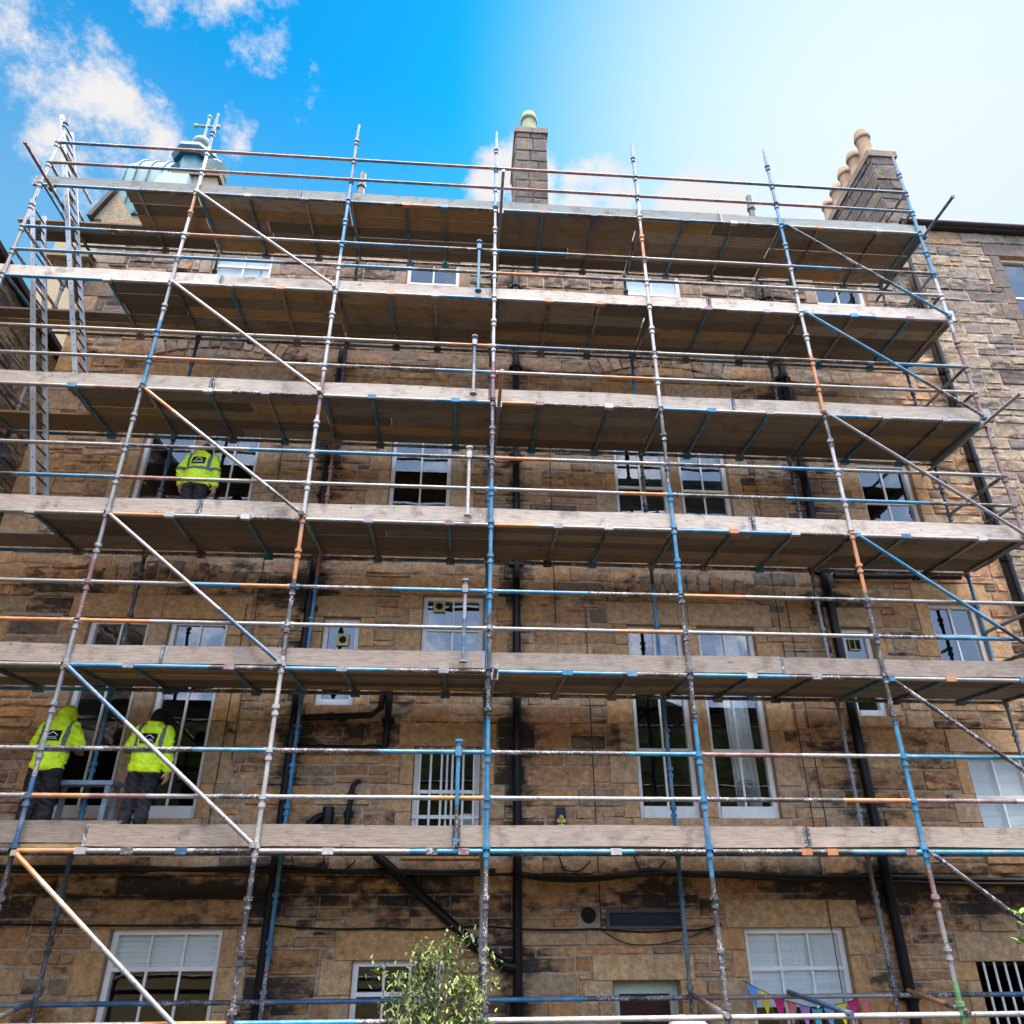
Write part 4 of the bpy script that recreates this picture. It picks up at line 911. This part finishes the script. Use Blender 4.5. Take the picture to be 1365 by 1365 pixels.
# ------------------------------------------------------------------ plants
def leaf(mb, p, d, up, L, wd, col):
    d = d.normalized(); s = d.cross(up)
    if s.length < .01: s = d.orthogonal()
    s.normalize(); nrm = s.cross(d)
    P = [p, p + d * L * .35 + s * wd * .5 + nrm * L * .05, p + d * L * .75 + s * wd * .38 + nrm * L * .03, p + d * L - nrm * L * .06, p + d * L * .75 - s * wd * .38 + nrm * L * .03, p + d * L * .35 - s * wd * .5 + nrm * L * .05, p + d * L * .5 - nrm * L * .02]
    mb.add(P, [(0, 1, 6), (1, 2, 6), (2, 3, 6), (3, 4, 6), (4, 5, 6), (5, 0, 6)], 0, False, col)
def bush():
    r = random.Random(4); cx, cy = -.20, -.42
    t = thing('olive_tree', 'small olive-green leafy tree at the foot of the scaffolding, left of the centre standard', 'tree', (cx, cy, GZ))
    tk = MB(); cr_ = MB(); cen = []
    fork = Vector((cx + .02, cy, -.55)); tk.path([(cx, cy, GZ), (cx + .04, cy, -1.2), tuple(fork)], [.04, .033, .028], 8)
    while len(cen) < 100:
        v = Vector((r.uniform(-1, 1), r.uniform(-1, 1), r.uniform(-1, 1)))
        if not .25 < v.length < 1: continue
        p = Vector((cx + .05 + v.x * .50, cy + v.y * .40, .50 + v.z * .52))
        if p.x < cx - .25 and p.z > .75: continue
        cen.append(p)
    cen += [Vector((-.72, cy, .76)), Vector((-.60, cy, .70)), Vector((.10, cy, 1.05)), Vector((-.05, cy, 1.02)), Vector((-.28, cy, .95)), Vector((.36, cy, .85)), Vector((.40, cy, .70))]
    for c_ in cen:
        mid = fork.lerp(c_, .55) + Vector((r.gauss(0, .06), r.gauss(0, .06), -.04)); tk.path([fork, fork.lerp(mid, .6) + Vector((r.gauss(0, .03), 0, 0)), mid, c_], [.011, .009, .006, .003], 5)
        base = r.random()
        for _ in range(r.randint(24, 44)):
            v = Vector((r.gauss(0, 1), r.gauss(0, 1), r.gauss(.3, 1))).normalized(); a = .6 * base + .4 * r.random()
            c = (.06, .095, .03) if a < .35 else (.12, .175, .045) if a < .65 else (.23, .28, .07) if a < .85 else (.12, .13, .07)
            k = r.uniform(.7, 1.3); q = c_ + Vector((r.gauss(0, .055), r.gauss(0, .055), r.gauss(0, .055)))
            leaf(cr_, q, v, Vector((0, 0, 1)), r.uniform(.042, .07), r.uniform(.018, .027), (c[0] * k, c[1] * k, c[2] * k, 0))
    tk.build('trunk', 'bark', t); cr_.build('crown', 'leaf', t)
bush()
def shrub():
    r = random.Random(8); t = thing('shrub', 'bright green broad-leaved shrub poking in at the right edge', 'shrub', (5.75, -1.5, GZ))
    tk = MB(); cr_ = MB()
    for k in range(9):
        top = Vector((5.75 + r.uniform(-.35, .5), -1.5 + r.uniform(-.3, .3), r.uniform(.5, 1.35))); 
        if k == 0: top = Vector((5.24, -1.5, 1.30))
        if k == 1: top = Vector((5.20, -1.5, 1.06))
        base = Vector((5.75 + r.uniform(-.1, .1), -1.5, GZ)); pts = [base, base.lerp(top, .5) + Vector((.12, 0, .1)), base.lerp(top, .85) + Vector((.05, 0, .05)), top]
        tk.path(pts, [.02, .014, .009, .005], 6)
        for q in range(26):
            f_ = r.uniform(.35, 1) if q > 6 else 1; p = pts[1].lerp(top, f_) if f_ < 1 else top; a = r.uniform(0, 2 * PI); c = r.choice([(.13, .30, .03), (.08, .22, .03), (.2, .36, .05)])
            leaf(cr_, p, Vector((math.cos(a), math.sin(a), r.uniform(-.1, .6))), Vector((0, 0, 1)), r.uniform(.10, .16), r.uniform(.04, .06), (*c, 0))
    tk.build('stem', 'bark', t); cr_.build('crown', 'leaf', t)
shrub()
# potted plants inside windows
def potplant(label, x, y, z, n, L, seed):
    r = random.Random(seed); t = thing('potted_plant', label, 'plant', (x, y, z)); mb = MB(); mb.lathe((x, y, z), [(.055, 0), (.075, .13), (.08, .13), (.08, .15), (.06, .15)], 14); mb.build('pot', 'redclay', t)
    mb = MB()
    for k in range(n):
        a = r.uniform(0, 2 * PI); leaf(mb, Vector((x, y, z + .14)), Vector((math.cos(a) * .6, math.sin(a) * .3, r.uniform(.5, 1.3))), Vector((0, 1, 0)), L * r.uniform(.6, 1.1), .028, (.10, .24, .04, 0))
    mb.build('foliage', 'leaf', t)
potplant('spiky green pot plant on the sill of the second-floor single window', -.52, YW + .36, 6.44, 26, .34, 1)
potplant('small green pot plant behind the bunting in the lower right window', 4.25, YW + .36, -.32, 30, .42, 2)

# ------------------------------------------------------------------ small things
t = thing('bunting', 'string of coloured triangular flags across the ground-floor window with pale blinds', 'bunting', (4.4, 1.5, 0))
P0 = [(3.60, .42), (3.96, .26), (4.44, .14), (4.90, .22), (5.12, .30)]
def sagz(x):
    for a, b_ in zip(P0, P0[1:]):
        if x <= b_[0]: f_ = (x - a[0]) / (b_[0] - a[0]); return a[1] + (b_[1] - a[1]) * f_
    return P0[-1][1]
mb = MB(); mb.path([(3.55 + 1.6 * i / 30, 1.5, sagz(3.55 + 1.6 * i / 30) + .003) for i in range(31)], .005, 6); mb.build('cord', 'cable', t)
cols = [(.10, .30, .62), (.75, .55, .02), (.62, .03, .18), (.65, .18, .18), (.42, .18, .50), (.06, .34, .42), (.14, .28, .58), (.78, .62, .02), (.62, .03, .18), (.65, .18, .18), (.42, .18, .50), (.06, .34, .42)]
rf = random.Random(2)
for i, c in enumerate(cols[:10]):
    x = 3.60 + i * .155; mb = MB(); z = sagz(x + .05); a = rf.uniform(-.04, .04); s = rf.uniform(-.03, .03)
    f3 = [(x, 1.498, sagz(x)), (x + .14, 1.498, sagz(x + .14)), (x + .07 + s, 1.498 - .02 + a, z - .25)]; b3 = [(p[0], p[1] + .003, p[2]) for p in f3]
    mb.add(f3 + b3, [(0, 2, 1), (3, 4, 5), (0, 1, 4, 3), (1, 2, 5, 4), (2, 0, 3, 5)], 0, False, (*c, 0)); mb.build('flag', 'flag', t)
mb = MB(); ring = []
for k, (r_, z) in enumerate(((.20, -1.1), (.21, -.6), (.215, -.2), (.225, .05), (.215, .16), (.17, .215), (.09, .235), (.02, .238))):
    ring.append([(2.55 + r_ * (1 + .07 * math.sin(5 * a + k * .6) + .03 * math.sin(9 * a)) * math.cos(a), .5 + r_ * (1 + .07 * math.sin(5 * a + k * .6)) * math.sin(a), z + .012 * math.sin(4 * a)) for a in [2 * PI * i / 40 for i in range(40)]])
t = thing('covered_post', 'pale lilac cloth draped over a post in front of the brown door', 'cloth', (2.55, .5, GZ)); mb.rings(ring); mb.build('cloth', 'fabric', t)
mb = MB(); mb.tube((2.55, .5, GZ), (2.55, .5, .2), .04); mb.build('post', 'bark', t)
t = thing('electric_fan', 'round wire desk fan on the sill inside the curtained first-floor window', 'fan', (4.12, YW + .34, 2.45))
fx, fy, fz = 4.12, YW + .30, 2.68
for k in range(2):
    mb = MB()
    for rr in (.15, .11, .06): mb.path([(fx + rr * math.cos(a), fy + k * .08, fz + rr * math.sin(a)) for a in [2 * PI * i / 28 for i in range(29)]], .005, 6)
    for i in range(14): a = 2 * PI * i / 14; mb.tube((fx, fy + k * .08, fz), (fx + .15 * math.cos(a), fy + k * .08, fz + .15 * math.sin(a)), .003, n=5)
    mb.build('cage', 'alu', t)
mb = MB(); mb.lathe((fx, fy + .05, 2.42), [(.09, 0), (.09, .02), (.02, .04), (.015, .2)], 14); mb.tube((fx, fy + .02, fz), (fx, fy + .14, fz), .04); mb.build('base', 'black', t)
mb = MB(); nn = 30
for side in (0,):
    x0, x1 = 3.98, 4.36
    for z0_, z1_ in ((2.42, 4.95),):
        top = [(x0 + (x1 - x0) * i / nn, YW + .47 + .028 * math.sin(i * 1.5), z1_) for i in range(nn + 1)]; bot = [(p[0] + .03, p[1] + .01 * math.sin(i * 2.2), z0_) for i, p in enumerate(top)]
        V = top + bot + [(p[0], p[1] + .004, p[2]) for p in top + bot]; n = nn + 1; fs = []
        for i in range(nn): fs += [(i, i + 1, n + i + 1, n + i), (2 * n + i, 3 * n + i, 3 * n + i + 1, 2 * n + i + 1)]
        mb.add(V, fs, 0, True)
o = mb.build('curtain', 'curtain'); tag(o, 'white net curtain drawn to the right in the tall first-floor window with the fan', 'curtain')
t = thing('hop_up', 'pale blue-grey metal step stand by the window between the two workers', 'step stand', (-4.7, 1.12, LV[0] + .07))
for x in (-5.0, -4.36):
    for y in (.98, 1.24): mb = MB(); mb.box(x, x + .06, y, y + .045, LV[0] + .07, LV[0] + .76); mb.build('leg', 'steelblue', t)
mb = MB(); mb.box(-5.04, -4.27, .96, 1.30, LV[0] + .76, LV[0] + .81); mb.build('platform', 'steelblue', t)
# wall box with a gold trefoil mark
t = thing('alarm_box', 'dark navy wall box with a gold trefoil mark, just above the lowest toe board', 'box', (1.37, YW - .06, 2.2))
mb = MB(); mb.hexa([(1.29, YW - .13, 2.14), (1.45, YW - .13, 2.14), (1.45, YW - .015, 2.14), (1.29, YW - .015, 2.14), (1.315, YW - .12, 2.42), (1.425, YW - .12, 2.42), (1.425, YW - .015, 2.42), (1.315, YW - .015, 2.42)]); mb.build('case', 'navy', t)
mb = MB()
for x, z in ((1.37, 2.30), (1.335, 2.255), (1.405, 2.255)): mb.prof((x, YW - .136, z), (x, YW - .12, z), [(0, .026), (.016, .026)], 14)
mb.box(1.33, 1.41, YW - .137, YW - .122, 2.19, 2.212); mb.box(1.362, 1.378, YW - .138, YW - .122, 2.2, 2.26); mb.build('emblem', 'gold', t)
# bowl seen inside the barred window
t = thing('glass_bowl', 'round pale bowl on the sill behind the white security bars', 'bowl', (.16, YW + .32, 2.1))
mb = MB(); mb.lathe((.13, YW + .34, 2.06), [(.05, 0), (.12, .05), (.155, .15), (.14, .26), (.10, .30), (.095, .29), (.13, .25), (.145, .15)], 20); mb.build('vessel', 'blind', t)

# ------------------------------------------------------------------ sky, sun, camera
scn = bpy.context.scene
SUN_AZ, SUN_EL = math.radians(44), math.radians(47)
sd = Vector((math.sin(SUN_AZ) * math.cos(SUN_EL), math.cos(SUN_AZ) * math.cos(SUN_EL), math.sin(SUN_EL)))
W_ = bpy.data.worlds.new('World'); scn.world = W_; W_.use_nodes = True; nt = W_.node_tree; nt.nodes.clear()
out = N(nt, 'OutputWorld'); bg = N(nt, 'Background'); nt.links.new(bg.outputs[0], out.inputs[0]); bg.inputs[1].default_value = .1
sky = N(nt, 'TexSky'); sky.sky_type = 'NISHITA'; sky.sun_disc = False; sky.sun_elevation = SUN_EL; sky.sun_rotation = SUN_AZ; sky.air_density = 1.2; sky.dust_density = .6; sky.ozone_density = 2.
tc = N(nt, 'TexCoord'); gen = tc.outputs['Generated']
def dot(v):
    n = N(nt, 'VectorMath', operation='DOT_PRODUCT'); nt.links.new(gen, n.inputs[0]); n.inputs[1].default_value = tuple(Vector(v).normalized()); return n.outputs['Value']
def wn(scale, detail, rough, loc=(0, 0, 0), sc_=(1, 1, 1)):
    mp = N(nt, 'Mapping'); mp.inputs['Location'].default_value = loc; mp.inputs['Scale'].default_value = sc_; nt.links.new(gen, mp.inputs[0]); return noi(nt, mp.outputs[0], scale, detail, rough)
f_, r_t, u_ = Vector((0, 0, 0)), None, None
p, y = .4609, .0685
fwd = Vector((math.sin(y) * math.cos(p), math.cos(y) * math.cos(p), math.sin(p))); rgt = Vector((math.cos(y), -math.sin(y), 0)); upv = rgt.cross(fwd)
def at(px, py): return (fwd * 962.6 + rgt * (px - 682.5) - upv * (py - 682.5)).normalized()   # a bearing in the sky
AZURE = mixc(nt, 1., sky.outputs[0], (.04, 1.22, 1.66), 'MULTIPLY')
ds = dot(sd)
glow = mapr(nt, ds, .86, 1.035)
spz = N(nt, 'SeparateXYZ'); nt.links.new(gen, spz.inputs[0]); elev = spz.outputs[2]
AZURE = mixc(nt, mapr(nt, elev, .84, .62, 0, .5), AZURE, (2.3, 4.0, 5.2))
base = mixc(nt, glow, AZURE, (6.1, 6.0, 6.05))
n1 = wn(8.5, 10, .68, (3.1, 1.7, .4)); n2 = wn(2.2, 5, .55, (7, 2, 5))
nn_ = mth(nt, 'ADD', mth(nt, 'MULTIPLY', n1, .7), mth(nt, 'MULTIPLY', n2, .3))
def blob(v, a, b): return mapr(nt, dot(v), math.cos(math.radians(a)), math.cos(math.radians(b)))
masks = None
for (px, py), a, b, k in (((50, 80), 8, 1, .95), ((150, 205), 9, 2, 1.05), ((300, 170), 4, .3, .8), ((290, 30), 9, .5, .9), ((250, 190), 7, 1, .8), ((395, 115), 4, .2, .75), ((680, 260), 5.5, 1, 1.), ((800, 265), 5, 1, .95), ((940, 285), 6, 1, .95), ((25, 220), 3, 1, .35)):
    m_ = mth(nt, 'MULTIPLY', blob(at(px, py), a, b), k); masks = m_ if masks is None else mth(nt, 'MAXIMUM', masks, m_)
back = mapr(nt, dot((0, -1, .25)), -.16, .26); masks2 = mth(nt, 'MULTIPLY', back, .72)
cl = mapr(nt, mth(nt, 'ADD', nn_, mth(nt, 'MULTIPLY', mth(nt, 'SUBTRACT', masks, 1.), .36)), .372, .505)
cl = mth(nt, 'MULTIPLY', cl, mapr(nt, masks, .02, .2))
base = mixc(nt, cl, base, (5.9, 5.85, 5.9))
clb = mth(nt, 'MAXIMUM', mth(nt, 'MULTIPLY', mapr(nt, nn_, .50, .62), .10), mth(nt, 'MULTIPLY', mapr(nt, elev, .72, .95), mapr(nt, nn_, .34, .5)))
bskyc = mixc(nt, clb, (8.5, 12.5, 20.), (178., 153., 126.))  # out-of-view sky behind and overhead set bright and warm to light the facade
base = mixc(nt, 1., base, (.89, .885, .885), 'MULTIPLY'); fin = mixc(nt, back, base, bskyc)
nt.links.new(fin, bg.inputs[0])
su = bpy.data.lights.new('sun', 'SUN'); su.energy = 2.; su.angle = math.radians(.6); su.color = (1., .95, .86)
so = bpy.data.objects.new('sun', su); C.objects.link(so); so.rotation_euler = (-sd).to_track_quat('-Z', 'Y').to_euler()
cam = bpy.data.cameras.new('camera'); co = bpy.data.objects.new('camera', cam); C.objects.link(co); scn.camera = co
co.location = (0, -8.829, 1.66); co.rotation_euler = (PI / 2 + p, 0, -y); cam.sensor_width = 36; cam.sensor_fit = 'HORIZONTAL'; cam.lens = 962.6 / 1365 * 36; cam.clip_end = 3000; cam.clip_start = .05
scn.view_settings.view_transform = 'Standard'; scn.view_settings.look = 'None'; scn.view_settings.exposure = .78; scn.view_settings.gamma = 1.
scn.cycles.max_bounces = 8; scn.cycles.transparent_max_bounces = 12; scn.cycles.use_denoising = True
